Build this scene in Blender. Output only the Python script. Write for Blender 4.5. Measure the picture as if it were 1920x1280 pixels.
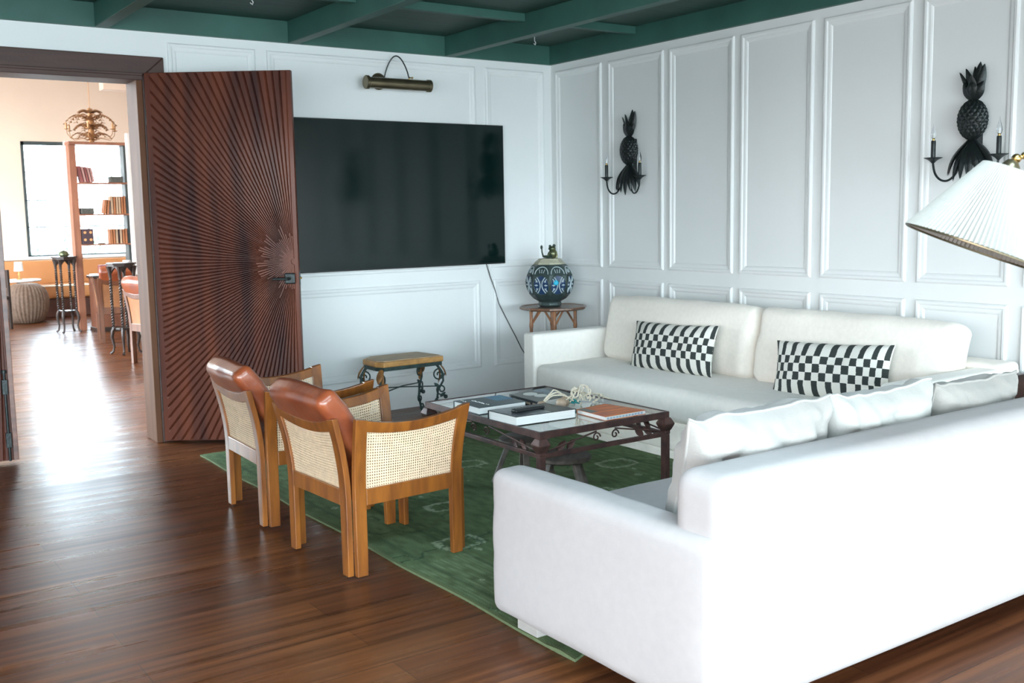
import bpy, bmesh, math, random
import numpy as np
from mathutils import Vector, Matrix, noise
random.seed(7)
PI = math.pi
S = bpy.context.scene
COL = S.collection
for o in list(bpy.data.objects): bpy.data.objects.remove(o)

# ------------------------------------------------------------------ camera
f, yaw, pit, rol = 1949.07, 0.608704, 0.122019, -0.01731397
Fw = Vector((math.sin(yaw)*math.cos(pit), math.cos(yaw)*math.cos(pit), -math.sin(pit)))
R0 = Vector((math.cos(yaw), -math.sin(yaw), 0)); U0 = R0.cross(Fw)
Rt = R0*math.cos(rol)+U0*math.sin(rol); Up = -R0*math.sin(rol)+U0*math.cos(rol)
cd = bpy.data.cameras.new('camera'); cam = bpy.data.objects.new('camera', cd); COL.objects.link(cam)
m = Matrix((Rt, Up, -Fw)).transposed().to_4x4(); m.translation = (-5.37879, -7.08465, 1.5)
cam.matrix_world = m
cd.sensor_width = 36; cd.lens = f/1920*36; cd.clip_start = 0.05; cd.clip_end = 200
cd.dof.use_dof = True; cd.dof.focus_distance = 4.9; cd.dof.aperture_fstop = 5.6
S.camera = cam
# ------------------------------------------------------------------ world, light, exposure
W = bpy.data.worlds.new('sky'); S.world = W; W.use_nodes = True
wn = W.node_tree; wn.nodes.clear()
wo = wn.nodes.new('ShaderNodeOutputWorld'); wb = wn.nodes.new('ShaderNodeBackground')
tc = wn.nodes.new('ShaderNodeTexCoord'); sx = wn.nodes.new('ShaderNodeSeparateXYZ'); cr = wn.nodes.new('ShaderNodeValToRGB')
wn.links.new(tc.outputs['Generated'], sx.inputs[0]); wn.links.new(sx.outputs['Z'], cr.inputs[0])
e = cr.color_ramp.elements
e[0].position = 0.0; e[0].color = (0.36, 0.43, 0.46, 1)
e[1].position = 0.5; e[1].color = (0.62, 0.86, 1.0, 1)
k = cr.color_ramp.elements.new(0.02); k.color = (0.78, 0.93, 1.0, 1)
# sky side (-Y) is cooler, the sunlit garden side (-X) warmer and dimmer
r2 = wn.nodes.new('ShaderNodeMapRange'); r2.inputs['From Min'].default_value = -0.55; r2.inputs['From Max'].default_value = -0.95
wn.links.new(sx.outputs['X'], r2.inputs[0])
mw = wn.nodes.new('ShaderNodeMix'); mw.data_type = 'RGBA'; mw.blend_type = 'MULTIPLY'
wn.links.new(r2.outputs[0], mw.inputs[0]); wn.links.new(cr.outputs[0], mw.inputs[6]); mw.inputs[7].default_value = (0.56, 0.43, 0.40, 1)
wn.links.new(mw.outputs[2], wb.inputs[0]); wn.links.new(wb.outputs[0], wo.inputs[0])
wb.inputs[1].default_value = 13.0
S.view_settings.view_transform = 'Standard'; S.view_settings.look = 'None'
S.view_settings.gamma = 1; S.view_settings.use_curve_mapping = False
S.view_settings.exposure = 1.26
def area(name, loc, size, direction, energy=0, color=(1,1,1), portal=False):
    l = bpy.data.lights.new(name, 'AREA'); l.shape = 'RECTANGLE'; l.size, l.size_y = size
    l.energy = energy; l.color = color
    o = bpy.data.objects.new(name, l); COL.objects.link(o); o.location = loc
    o.rotation_euler = Vector(direction).to_track_quat('-Z', 'Z').to_euler()
    if portal: l.cycles.is_portal = True
    return o
area('portal_front', (-4.4, -12.66, 1.36), (7.7, 2.5), (0, 1, 0), portal=True)
area('portal_roof_added', (-4.5, -6.55, 2.95), (3.8, 0.7), (0, 0, -1), portal=True)  # for the added, unseen roof opening
area('portal_left', (-8.76, -8.5, 1.4), (7.0, 2.3), (1, 0, 0), portal=True)
area('portal_library', (-1.4, 11.36, 1.85), (1.8, 1.9), (0, -1, 0), portal=True)
area('portal_library_side', (-6.18, 5.5, 2.1), (8.0, 3.2), (1, 0, 0), portal=True)

# ------------------------------------------------------------------ materials
def nd(t, typ, **kw):
    n = t.nodes.new('ShaderNode'+typ)
    for k_, v in kw.items(): setattr(n, k_, v)
    return n
def mat(name, col, rough=0.6, metal=0.0, var=0.0, col2=None, scale=(8,8,8), bump=0.0, bscale=60, coat=0, sheen=0, spec=0.5, trans=0, ior=1.5, detail=4, rvar=0, emit=None, estr=0, alpha=1):
    M = bpy.data.materials.new(name); M.use_nodes = True; t = M.node_tree
    b = t.nodes['Principled BSDF']
    b.inputs['Roughness'].default_value = rough; b.inputs['Metallic'].default_value = metal
    b.inputs['Coat Weight'].default_value = coat; b.inputs['Coat Roughness'].default_value = 0.15
    b.inputs['Sheen Weight'].default_value = sheen
    b.inputs['Specular IOR Level'].default_value = spec
    b.inputs['Transmission Weight'].default_value = trans; b.inputs['IOR'].default_value = ior
    tcn = nd(t, 'TexCoord'); mp = nd(t, 'Mapping'); mp.inputs['Scale'].default_value = scale
    t.links.new(tcn.outputs['Object'], mp.inputs[0])
    n1 = nd(t, 'TexNoise'); n1.inputs['Scale'].default_value = 1.0; n1.inputs['Detail'].default_value = detail
    t.links.new(mp.outputs[0], n1.inputs['Vector'])
    r = nd(t, 'ValToRGB'); r.color_ramp.elements[0].position = 0.3; r.color_ramp.elements[1].position = 0.7
    c2 = col2 if col2 else tuple(max(0, c*(1-var)) for c in col)
    r.color_ramp.elements[0].color = (*c2, 1); r.color_ramp.elements[1].color = (*col, 1)
    t.links.new(n1.outputs['Fac'], r.inputs[0]); t.links.new(r.outputs[0], b.inputs['Base Color'])
    if rvar:
        mr = nd(t, 'MapRange'); mr.inputs['To Min'].default_value = rough-rvar; mr.inputs['To Max'].default_value = rough+rvar
        t.links.new(n1.outputs['Fac'], mr.inputs[0]); t.links.new(mr.outputs[0], b.inputs['Roughness'])
    if bump:
        n2 = nd(t, 'TexNoise'); n2.inputs['Scale'].default_value = bscale; n2.inputs['Detail'].default_value = 3
        t.links.new(tcn.outputs['Object'], n2.inputs['Vector'])
        bp = nd(t, 'Bump'); bp.inputs['Strength'].default_value = bump; bp.inputs['Distance'].default_value = 0.01
        t.links.new(n2.outputs['Fac'], bp.inputs['Height']); t.links.new(bp.outputs[0], b.inputs['Normal'])
    if emit:
        b.inputs['Emission Color'].default_value = (*emit, 1); b.inputs['Emission Strength'].default_value = estr
    return M
MT = {}
def MM(k_, *a, **kw):
    MT[k_] = mat(k_, *a, **kw); return MT[k_]
MM('wall_paint', (0.76, 0.775, 0.77), 0.5, var=0.03, scale=(1.5,1.5,1.5), bump=0.03, bscale=25)
MM('peach_plaster', (0.80, 0.63, 0.50), 0.8, var=0.08, scale=(1,1,1))
MM('white_plaster', (0.82, 0.80, 0.76), 0.8, var=0.04)
MM('green_paint', (0.036, 0.118, 0.095), 0.55, var=0.25, scale=(3,3,3), bump=0.05, bscale=40)
MM('green_board', (0.022, 0.075, 0.055), 0.6, var=0.4, scale=(2,30,30))
MM('dark_wood', (0.20, 0.085, 0.058), 0.38, col2=(0.075,0.034,0.028), scale=(3,3,18), bump=0.05, bscale=80, coat=0.2)
MM('casing_wood', (0.085, 0.046, 0.038), 0.45, spec=0.3, col2=(0.06,0.034,0.03), scale=(2,8,25), bump=0.08, bscale=60)
MM('jamb_wood', (0.13, 0.058, 0.032), 0.6, spec=0.1, col2=(0.08,0.035,0.02), scale=(12,12,1.5), bump=0.05)
MM('door_wood', (0.135, 0.036, 0.018), 0.5, spec=0.15, col2=(0.040,0.014,0.012), scale=(9,9,0.9), bump=0.03, bscale=70, coat=0.15, detail=3)
MM('teak', (0.29, 0.095, 0.015), 0.33, col2=(0.14,0.042,0.010), scale=(25,25,4), coat=0.35, detail=5)
MM('dark_teak', (0.16, 0.06, 0.028), 0.35, col2=(0.09,0.032,0.016), scale=(25,25,4), coat=0.3)
MM('tan_panel', (0.40, 0.17, 0.07), 0.5, var=0.2, scale=(10,10,10))
MM('cane', (0.78, 0.57, 0.38), 0.55, var=0.18, scale=(40,40,40))
MM('leather', (0.32, 0.080, 0.028), 0.28, col2=(0.17,0.038,0.016), scale=(7,7,7), bump=0.12, bscale=35, coat=0.25)
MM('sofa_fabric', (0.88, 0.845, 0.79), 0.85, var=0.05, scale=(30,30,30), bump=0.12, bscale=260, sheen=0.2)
MM('sofa_fabric_dimmed', (0.42, 0.38, 0.37), 0.85, var=0.05, scale=(30,30,30), bump=0.12, bscale=260, sheen=0.1)  # same fabric as the wall sofa, darkened to offset stronger daylight on it
MM('sofa_beige', (0.86, 0.80, 0.72), 0.88, var=0.06, scale=(40,40,40), bump=0.15, bscale=260, sheen=0.2)
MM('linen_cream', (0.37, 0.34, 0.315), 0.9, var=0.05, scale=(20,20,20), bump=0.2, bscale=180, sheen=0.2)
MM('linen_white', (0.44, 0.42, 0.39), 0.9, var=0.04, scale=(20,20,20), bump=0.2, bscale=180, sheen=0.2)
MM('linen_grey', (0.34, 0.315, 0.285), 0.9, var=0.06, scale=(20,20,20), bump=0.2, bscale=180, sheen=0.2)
MM('iron_rust', (0.115, 0.055, 0.045), 0.5, metal=0.35, col2=(0.05,0.028,0.028), scale=(18,18,18), bump=0.2, bscale=90)
MM('iron_black', (0.016, 0.022, 0.022), 0.38, metal=0.4, var=0.3, bump=0.2, bscale=60)
MM('iron_verd', (0.045, 0.085, 0.08), 0.5, metal=0.4, col2=(0.03,0.04,0.04), scale=(30,30,30), bump=0.2, bscale=90)
MM('gilt_rust', (0.42, 0.19, 0.05), 0.5, metal=0.3, col2=(0.18,0.08,0.04), scale=(30,30,30))
MM('bronze', (0.23, 0.19, 0.12), 0.32, metal=0.85, var=0.3, scale=(6,6,6))
MM('brass', (0.55, 0.36, 0.13), 0.3, metal=1.0, var=0.2)
MM('tv_screen', (0.002, 0.010, 0.009), 0.10, spec=0.35)
MM('tv_case', (0.008, 0.01, 0.01), 0.35)
MM('black_plastic', (0.012, 0.014, 0.016), 0.35)
MM('grey_rubber', (0.10, 0.10, 0.10), 0.6)
MM('old_wood', (0.13, 0.105, 0.09), 0.6, col2=(0.055,0.045,0.04), scale=(6,30,30), bump=0.15, bscale=60)
MM('crate_wood', (0.085, 0.045, 0.035), 0.4, col2=(0.035,0.022,0.02), scale=(4,20,20), bump=0.1, coat=0.2)
MM('bamboo', (0.40, 0.17, 0.07), 0.4, col2=(0.16,0.07,0.035), scale=(20,20,14), coat=0.2)
MM('table_top_wood', (0.24, 0.12, 0.065), 0.28, col2=(0.09,0.045,0.03), scale=(30,8,8), coat=0.4)
MM('hide_top', (0.50, 0.34, 0.20), 0.6, col2=(0.34,0.25,0.17), scale=(9,20,9), bump=0.1)
MM('gilt_wood', (0.58, 0.30, 0.10), 0.45, col2=(0.34,0.17,0.06), scale=(20,20,20))
MM('paper', (0.86, 0.86, 0.84), 0.7, var=0.12, scale=(2,2,400))
MM('book_black', (0.018, 0.022, 0.026), spec=0.25, rough=0.3, var=0.3)
MM('book_slate', (0.045, 0.075, 0.085), spec=0.25, rough=0.32, col2=(0.04,0.06,0.07), scale=(5,5,5))
MM('book_blue', (0.03, 0.13, 0.26), spec=0.25, rough=0.32, col2=(0.03,0.22,0.30), scale=(12,12,12))
MM('book_grey', (0.15, 0.16, 0.145), spec=0.25, rough=0.32, col2=(0.07,0.075,0.07), scale=(6,6,6))
MM('book_photo', (0.38, 0.40, 0.41), spec=0.25, rough=0.28, col2=(0.03,0.035,0.045), scale=(7,5,5))
MM('book_orange', (0.88, 0.24, 0.045), 0.4, spec=0.2, col2=(0.42,0.10,0.06), scale=(4,26,4))
MM('oval_white', (0.80, 0.80, 0.76), 0.5); MM('oval_blue', (0.33, 0.39, 0.44), 0.5, var=0.3, scale=(30,30,30))
MM('letter_white', (0.82, 0.84, 0.82), 0.6); MM('letter_brown', (0.40,0.30,0.22), 0.6)
MM('spine_red', (0.55, 0.07, 0.05), 0.5); MM('spine_blue', (0.35,0.5,0.62), 0.5)
MM('wood_ball', (0.50, 0.38, 0.28), 0.4, col2=(0.28,0.19,0.13), scale=(20,20,60), coat=0.3)
MM('rope', (0.78, 0.70, 0.56), 0.85, var=0.3, scale=(120,120,120), bump=0.4, bscale=300)
MM('teal_thread', (0.03, 0.30, 0.31), 0.7, var=0.4, scale=(60,60,60))
MM('enamel_dark', (0.035, 0.055, 0.058), 0.4, metal=0.3, col2=(0.06,0.085,0.08), scale=(14,14,14), bump=0.2, bscale=120)
MM('enamel_blue', (0.022, 0.05, 0.12), 0.25, var=0.3, scale=(30,30,30)); MM('enamel_white', (0.42, 0.50, 0.52), 0.35)
MM('enamel_cyan', (0.03, 0.42, 0.62), 0.15)
MM('plaster_band', (0.50, 0.48, 0.36), 0.6, var=0.25, scale=(30,30,30))
MM('frog_gold', (0.20, 0.19, 0.09), 0.3, metal=0.6, col2=(0.04,0.07,0.045), scale=(16,16,16))
MM('frog_dark', (0.03, 0.05, 0.035), 0.4, metal=0.3)
MM('bulb_glass', (0.95, 0.97, 1.0), 0.02, trans=1, ior=1.25); MM('bulb_core', (0.9,0.9,0.85), 0.3)
MM('glass_top', (0.93, 0.98, 0.965), 0.0, trans=1, ior=1.5)
MM('shade_linen', (0.36, 0.345, 0.315), 0.8, var=0.05, scale=(50,50,50))
MM('pouf_wicker', (0.23, 0.15, 0.105), 0.75, col2=(0.15,0.095,0.065), scale=(30,30,30), bump=0.3, bscale=80)
MM('orange_leather', (0.50, 0.21, 0.075), 0.5, var=0.12, scale=(4,4,4)); MM('cream_piping', (0.85,0.72,0.55), 0.6)
MM('brown_base', (0.10, 0.035, 0.022), 0.5, var=0.3)
MM('shelf_wood', (0.36, 0.15, 0.085), 0.45, col2=(0.22,0.085,0.05), scale=(14,14,2))
MM('desk_wood', (0.20, 0.075, 0.04), 0.4, col2=(0.10,0.035,0.02), scale=(10,10,2))
MM('window_steel', (0.055, 0.07, 0.07), 0.5, var=0.2); MM('window_white', (0.80,0.81,0.80), 0.5)
MM('curtain', (0.86,0.83,0.80), 0.9)
MM('stone_white', (0.85,0.83,0.80), 0.3, var=0.05)
MM('basket_grey', (0.12, 0.12, 0.105), 0.8, var=0.5, scale=(60,60,60), bump=0.3); MM('book_maroon', (0.30,0.09,0.085), 0.6, var=0.3)
MM('book_rose', (0.50,0.27,0.24), 0.6, var=0.2); MM('book_terracotta', (0.50,0.19,0.08), 0.6, var=0.25); MM('book_tan', (0.60,0.40,0.26), 0.6, var=0.2)
MM('box_dark', (0.06,0.035,0.045), 0.6); MM('dot_orange', (0.75,0.36,0.14), 0.6)
MM('gilt', (0.50, 0.26, 0.11), 0.45, metal=0.4, var=0.3, scale=(30,30,30))
MM('ebony', (0.030, 0.018, 0.014), 0.4, var=0.4, coat=0.15); MM('leaf_green', (0.05,0.11,0.05), 0.6)

def floor_material():
    M = bpy.data.materials.new('plank_floor'); M.use_nodes = True; t = M.node_tree; b = t.nodes['Principled BSDF']; b.inputs['Specular IOR Level'].default_value = 0.25
    tcn = nd(t, 'TexCoord'); br = nd(t, 'TexBrick'); br.offset = 0.37
    br.inputs['Scale'].default_value = 1; br.inputs['Brick Width'].default_value = 1.9; br.inputs['Row Height'].default_value = 0.17
    br.inputs['Mortar Size'].default_value = 0.0016; br.inputs['Mortar Smooth'].default_value = 0.3; br.inputs['Bias'].default_value = 0.0
    br.inputs['Color1'].default_value = (0.125, 0.045, 0.017, 1); br.inputs['Color2'].default_value = (0.085, 0.029, 0.013, 1); br.inputs['Mortar'].default_value = (0.03, 0.012, 0.008, 1)
    t.links.new(tcn.outputs['Object'], br.inputs['Vector'])
    mp = nd(t, 'Mapping'); mp.inputs['Scale'].default_value = (0.7, 20, 1); t.links.new(tcn.outputs['Object'], mp.inputs[0])
    n = nd(t, 'TexNoise'); n.inputs['Scale'].default_value = 1.3; n.inputs['Detail'].default_value = 4; t.links.new(mp.outputs[0], n.inputs['Vector'])
    n3 = nd(t, 'TexNoise'); n3.inputs['Scale'].default_value = 0.5; n3.inputs['Detail'].default_value = 2; t.links.new(mp.outputs[0], n3.inputs['Vector'])
    r = nd(t, 'ValToRGB'); r.color_ramp.elements[0].position = 0.3; r.color_ramp.elements[0].color = (0.55,0.5,0.5,1); r.color_ramp.elements[1].position = 0.72; r.color_ramp.elements[1].color = (1.7,1.6,1.45,1)
    t.links.new(n.outputs['Fac'], r.inputs[0])
    mx = nd(t, 'Mix', data_type='RGBA', blend_type='MULTIPLY'); mx.inputs[0].default_value = 1
    t.links.new(br.outputs['Color'], mx.inputs[6]); t.links.new(r.outputs[0], mx.inputs[7]); t.links.new(mx.outputs[2], b.inputs['Base Color'])
    mr = nd(t, 'MapRange'); mr.inputs['From Min'].default_value = 0.3; mr.inputs['From Max'].default_value = 0.7; mr.inputs['To Min'].default_value = 0.24; mr.inputs['To Max'].default_value = 0.36
    t.links.new(n3.outputs['Fac'], mr.inputs[0]); t.links.new(mr.outputs[0], b.inputs['Roughness'])
    bp = nd(t, 'Bump'); bp.inputs['Strength'].default_value = 0.06; bp.inputs['Distance'].default_value = 0.004
    ad = nd(t, 'Math', operation='SUBTRACT'); t.links.new(n.outputs['Fac'], ad.inputs[0]); t.links.new(br.outputs['Fac'], ad.inputs[1])
    t.links.new(ad.outputs[0], bp.inputs['Height']); t.links.new(bp.outputs[0], b.inputs['Normal'])
    return M
MT['floor'] = floor_material()
def board_material():
    M = MT['green_board']; t = M.node_tree; b = t.nodes['Principled BSDF']
    tcn = nd(t, 'TexCoord'); br = nd(t, 'TexBrick'); br.offset = 0.4
    br.inputs['Scale'].default_value = 1; br.inputs['Brick Width'].default_value = 3; br.inputs['Row Height'].default_value = 0.11; br.inputs['Mortar Size'].default_value = 0.004
    t.links.new(tcn.outputs['Object'], br.inputs['Vector'])
    bp = nd(t, 'Bump'); bp.invert = True; bp.inputs['Strength'].default_value = 0.7; bp.inputs['Distance'].default_value = 0.01
    t.links.new(br.outputs['Fac'], bp.inputs['Height']); t.links.new(bp.outputs[0], b.inputs['Normal'])
board_material()
def stripe_material():
    M = bpy.data.materials.new('striped_weave'); M.use_nodes = True; t = M.node_tree; b = t.nodes['Principled BSDF']
    uv = nd(t, 'UVMap'); s = nd(t, 'SeparateXYZ'); t.links.new(uv.outputs[0], s.inputs[0])
    def mth(op, a, c=None):
        n = nd(t, 'Math', operation=op)
        for i, v in enumerate((a, c)):
            if v is None: continue
            if isinstance(v, (int, float)): n.inputs[i].default_value = v
            else: t.links.new(v, n.inputs[i])
        return n.outputs[0]
    u, v = s.outputs['X'], s.outputs['Y']
    nz = nd(t, 'TexNoise'); nz.inputs['Scale'].default_value = 90; t.links.new(uv.outputs[0], nz.inputs['Vector'])
    wob = mth('MULTIPLY', mth('SUBTRACT', nz.outputs['Fac'], 0.5), 0.012)
    u = mth('ADD', u, wob)
    row = lambda a, c: mth('MULTIPLY', mth('GREATER_THAN', v, a), mth('LESS_THAN', v, c))
    shift = mth('MULTIPLY', mth('ADD', row(0.33, 0.455), row(0.58, 0.70)), 0.5)
    ph = mth('FRACT', mth('ADD', mth('MULTIPLY', u, 9.5), shift))
    dark = mth('LESS_THAN', ph, 0.42)
    mid = row(0.33, 0.70)
    dark2 = mth('LESS_THAN', ph, 0.5)
    d = mth('ADD', mth('MULTIPLY', mid, dark2), mth('MULTIPLY', mth('SUBTRACT', 1, mid), dark))
    mx = nd(t, 'Mix', data_type='RGBA'); t.links.new(d, mx.inputs[0])
    mx.inputs[6].default_value = (0.74, 0.73, 0.67, 1); mx.inputs[7].default_value = (0.028, 0.036, 0.034, 1)
    t.links.new(mx.outputs[2], b.inputs['Base Color']); b.inputs['Roughness'].default_value = 0.9
    w = nd(t, 'TexNoise'); w.inputs['Scale'].default_value = 260; t.links.new(uv.outputs[0], w.inputs['Vector'])
    bp = nd(t, 'Bump'); bp.inputs['Strength'].default_value = 0.4; bp.inputs['Distance'].default_value = 0.003
    t.links.new(w.outputs['Fac'], bp.inputs['Height']); t.links.new(bp.outputs[0], b.inputs['Normal'])
    return M
MT['stripes'] = stripe_material()

# ------------------------------------------------------------------ mesh helpers
class MB:
    def __init__(s): s.v = []; s.f = []; s.uv = None
    def add(s, vs, fs):
        o = len(s.v); s.v += [tuple(p) for p in vs]; s.f += [tuple(i+o for i in q) for q in fs]; return s
    def box(s, a, b, M=None):
        x0,y0,z0 = a; x1,y1,z1 = b
        vs = [Vector(p) for p in ((x0,y0,z0),(x1,y0,z0),(x1,y1,z0),(x0,y1,z0),(x0,y0,z1),(x1,y0,z1),(x1,y1,z1),(x0,y1,z1))]
        if M: vs = [M@p for p in vs]
        return s.add(vs, [(3,2,1,0),(4,5,6,7),(0,1,5,4),(1,2,6,5),(2,3,7,6),(3,0,4,7)])
    def bar(s, p, q, w, h, up=(0,0,1)):           # rectangular bar from p to q
        p = Vector(p); q = Vector(q); d = (q-p).normalized(); u = Vector(up)
        if abs(d.dot(u)) > 0.98: u = Vector((1,0,0))
        a = d.cross(u).normalized(); b = a.cross(d)
        vs = [c+a*sx_*w/2+b*sy_*h/2 for c in (p, q) for sx_, sy_ in ((-1,-1),(1,-1),(1,1),(-1,1))]
        return s.add(vs, [(0,1,2,3),(7,6,5,4),(0,4,5,1),(1,5,6,2),(2,6,7,3),(3,7,4,0)])
    def tube(s, pts, r, n=8, caps=True):
        pts = [Vector(p) for p in pts]; k_ = len(pts)
        rr = r if isinstance(r, (list, tuple)) else [r]*k_
        o = len(s.v); prev = None
        for i, p in enumerate(pts):
            d = (pts[min(i+1,k_-1)]-pts[max(i-1,0)]).normalized()
            if prev is None:
                a = d.cross(Vector((0,0,1)))
                if a.length < 0.05: a = d.cross(Vector((1,0,0)))
            else: a = prev-d*prev.dot(d)
            a.normalize(); prev = a; b = d.cross(a)
            for j in range(n):
                t_ = 2*PI*j/n; s.v.append(tuple(p+(a*math.cos(t_)+b*math.sin(t_))*rr[i]))
        for i in range(k_-1):
            for j in range(n):
                j2 = (j+1)%n; s.f.append((o+i*n+j, o+i*n+j2, o+(i+1)*n+j2, o+(i+1)*n+j))
        if caps:
            s.f.append(tuple(o+j for j in range(n))[::-1]); s.f.append(tuple(o+(k_-1)*n+j for j in range(n)))
        return s
    def lathe(s, prof, c=(0,0,0), n=24, M=None, phase=0, ribs=None):
        o = len(s.v)
        for r, z in prof:
            for j in range(n):
                a = 2*PI*j/n+phase; q = r*(1+(ribs[1]*math.cos(ribs[0]*a) if ribs else 0))
                p = Vector((q*math.cos(a), q*math.sin(a), z))
                if M: p = M@p
                s.v.append(tuple(p+Vector(c)))
        for i in range(len(prof)-1):
            for j in range(n):
                j2 = (j+1)%n; s.f.append((o+i*n+j, o+i*n+j2, o+(i+1)*n+j2, o+(i+1)*n+j))
        s.f.append(tuple(o+j for j in range(n))[::-1]); s.f.append(tuple(o+(len(prof)-1)*n+j for j in range(n)))
        return s
    def ball(s, c, r, n=12, sc=(1,1,1), M=None):
        prof = [(max(1e-4, r*math.sin(PI*i/n)), -r*math.cos(PI*i/n)) for i in range(n+1)]
        m_ = Matrix.Diagonal((*sc, 1)); m_ = (M@m_) if M else m_
        return s.lathe(prof, c, n*2, m_)
    def prism(s, poly, z0, z1, M=None):
        n = len(poly); vs = [Vector((x,y,z)) for z in (z0,z1) for x,y in poly]
        if M: vs = [M@p for p in vs]
        return s.add(vs, [tuple(range(n))[::-1], tuple(range(n,2*n))]+[(i,(i+1)%n,n+(i+1)%n,n+i) for i in range(n)])
    def grid(s, fn, nu, nv, wrap=False):
        o = len(s.v)
        for j in range(nv+1):
            for i in range(nu+1): s.v.append(tuple(fn(i/nu, j/nv)))
        for j in range(nv):
            for i in range(nu):
                a = o+j*(nu+1)+i; s.f.append((a, a+1, a+nu+2, a+nu+1))
        return s
    def build(s, name, m_, parent=None, smooth=False, bevel=0, seg=2, weld=False, angle=40):
        me = bpy.data.meshes.new(name); me.from_pydata(s.v, [], s.f); me.update()
        bm = bmesh.new(); bm.from_mesh(me)
        if weld: bmesh.ops.remove_doubles(bm, verts=bm.verts, dist=1e-5)
        bmesh.ops.recalc_face_normals(bm, faces=bm.faces)
        bm.to_mesh(me); bm.free()
        if s.uv is not None and not weld:
            l = me.uv_layers.new(name='UVMap')
            for li, lp in enumerate(me.loops): l.data[li].uv = s.uv[lp.vertex_index]
        if smooth:
            for p in me.polygons: p.use_smooth = True
            if angle < 180:
                try: me.set_sharp_from_angle(angle=math.radians(angle))
                except Exception: pass
        me.materials.append(MT[m_] if isinstance(m_, str) else m_)
        o = bpy.data.objects.new(name, me); COL.objects.link(o)
        if parent: o.parent = parent
        if bevel:
            b = o.modifiers.new('bevel', 'BEVEL'); b.width = bevel; b.segments = seg; b.limit_method = 'ANGLE'; b.angle_limit = math.radians(35)
        return o
def tag(o, label=None, cat=None, group=None, kind=None):
    if label: o['label'] = label
    if cat: o['category'] = cat
    if group: o['group'] = group
    if kind: o['kind'] = kind
    return o
def thing(name, label, cat, loc=(0,0,0), rz=0, group=None, rot=None):
    o = bpy.data.objects.new(name, None); COL.objects.link(o); o.location = loc
    o.rotation_euler = rot if rot else (0,0,rz); o.empty_display_size = 0.1
    return tag(o, label, cat, group)
def dup(root, loc, rz, label=None, group=None, scale=None):
    def cp(o, par):
        c = o.copy(); COL.objects.link(c)
        if par: c.parent = par
        for ch in o.children: cp(ch, c)
        return c
    r = cp(root, None); r.location = loc; r.rotation_euler = (0,0,rz)
    if label: r['label'] = label
    if group: r['group'] = group
    if scale: r.scale = scale
    return r
def struct(name, mb, m_, parent=None, **kw):
    o = mb.build(name, m_, parent, **kw)
    if not parent: o['kind'] = 'structure'
    return o
def softbox(mb, a, b, r, bulge=(0,0,0), n=(14,14,8), M=None, wr=0.0, seed=0):
    # rounded box with bulging faces; bulge = extra swell on x, y, z faces
    a = Vector(a); b = Vector(b); c = (a+b)/2; h = (b-a)/2
    r = min(r, min(h)*0.999)
    def put(p):
        q = Vector([max(-(h[i]-r), min(h[i]-r, p[i])) for i in range(3)])
        d = p-q
        if d.length > 1e-9: p = q+d.normalized()*r
        t_ = [p[i]/h[i] for i in range(3)]
        o_ = Vector(p)
        for i in range(3):
            j, k_ = (i+1)%3, (i+2)%3
            o_[i] += bulge[i]*t_[i]*max(0,1-t_[j]**2)**0.7*max(0,1-t_[k_]**2)**0.7
        if wr:
            w = noise.noise(Vector((o_.x*5+seed, o_.y*5, o_.z*9)))*wr+noise.noise(Vector((o_.x*14+seed, o_.y*14, o_.z*20)))*wr*0.4
            o_ += Vector((t_[0]*w, t_[1]*w, t_[2]*w))
        o_ += c
        return M@o_ if M else o_
    def axis(i):   # sample positions dense near edges
        k_ = 5; lo = [-h[i]+r*(1-math.cos(PI/2*j/k_))*1.0 for j in range(k_)]
        mid = [-(h[i]-r)+2*(h[i]-r)*j/n[i] for j in range(n[i]+1)]
        return lo+mid+[-x for x in lo[::-1]]
    A = [axis(i) for i in range(3)]
    for ax in range(3):
        j, k_ = (ax+1)%3, (ax+2)%3
        for sg in (-1, 1):
            o = len(mb.v); nj, nk = len(A[j]), len(A[k_])
            for q in A[k_]:
                for p in A[j]:
                    v = [0,0,0]; v[ax] = sg*h[ax]; v[j] = p; v[k_] = q
                    mb.v.append(tuple(put(Vector(v))))
            for y in range(nk-1):
                for x in range(nj-1):
                    s_ = o+y*nj+x; mb.f.append((s_, s_+1, s_+nj+1, s_+nj))
    return mb
def pillow(w, h, t, corner=0.03, nu=34, nv=24, wr=0.012, seed=0, p=2.6, ex=0.55):
    # cushion standing in local XZ plane, centre at origin, thickness along Y; UVs on both faces
    mb = MB(); uv = []
    for sd in (-1, 1):
        o = len(mb.v)
        for j in range(nv+1):
            for i in range(nu+1):
                u = i/nu; v = j/nv; x = 2*u-1; z = 2*v-1
                x = math.sin(x*PI/2)*0.35+x*0.65; z = math.sin(z*PI/2)*0.35+z*0.65
                th = (max(0,1-abs(x)**p)*max(0,1-abs(z)**p))**ex
                px = x*w/2*(1-corner*2*(1-z*z)*abs(x)); pz = z*h/2*(1-corner*2*(1-x*x)*abs(z))
                wv = noise.noise(Vector((x*2.4+seed, z*2.2, sd*3+seed)))*wr*th*1.5+noise.noise(Vector((x*7+seed, z*5, sd*2+seed)))*wr*0.6
                edge = 1-th
                y = sd*(t/2*th)+ (wv*sd if edge < 0.98 else 0)
                pz += noise.noise(Vector((x*3+seed*2, 0, 5)))*wr*0.8*abs(z)
                mb.v.append((px, y, pz)); uv.append((u*1.0, v))
        for j in range(nv):
            for i in range(nu):
                a = o+j*(nu+1)+i
                mb.f.append((a, a+1, a+nu+2, a+nu+1) if sd < 0 else (a, a+nu+1, a+nu+2, a+1))
    mb.uv = uv
    return mb
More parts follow.
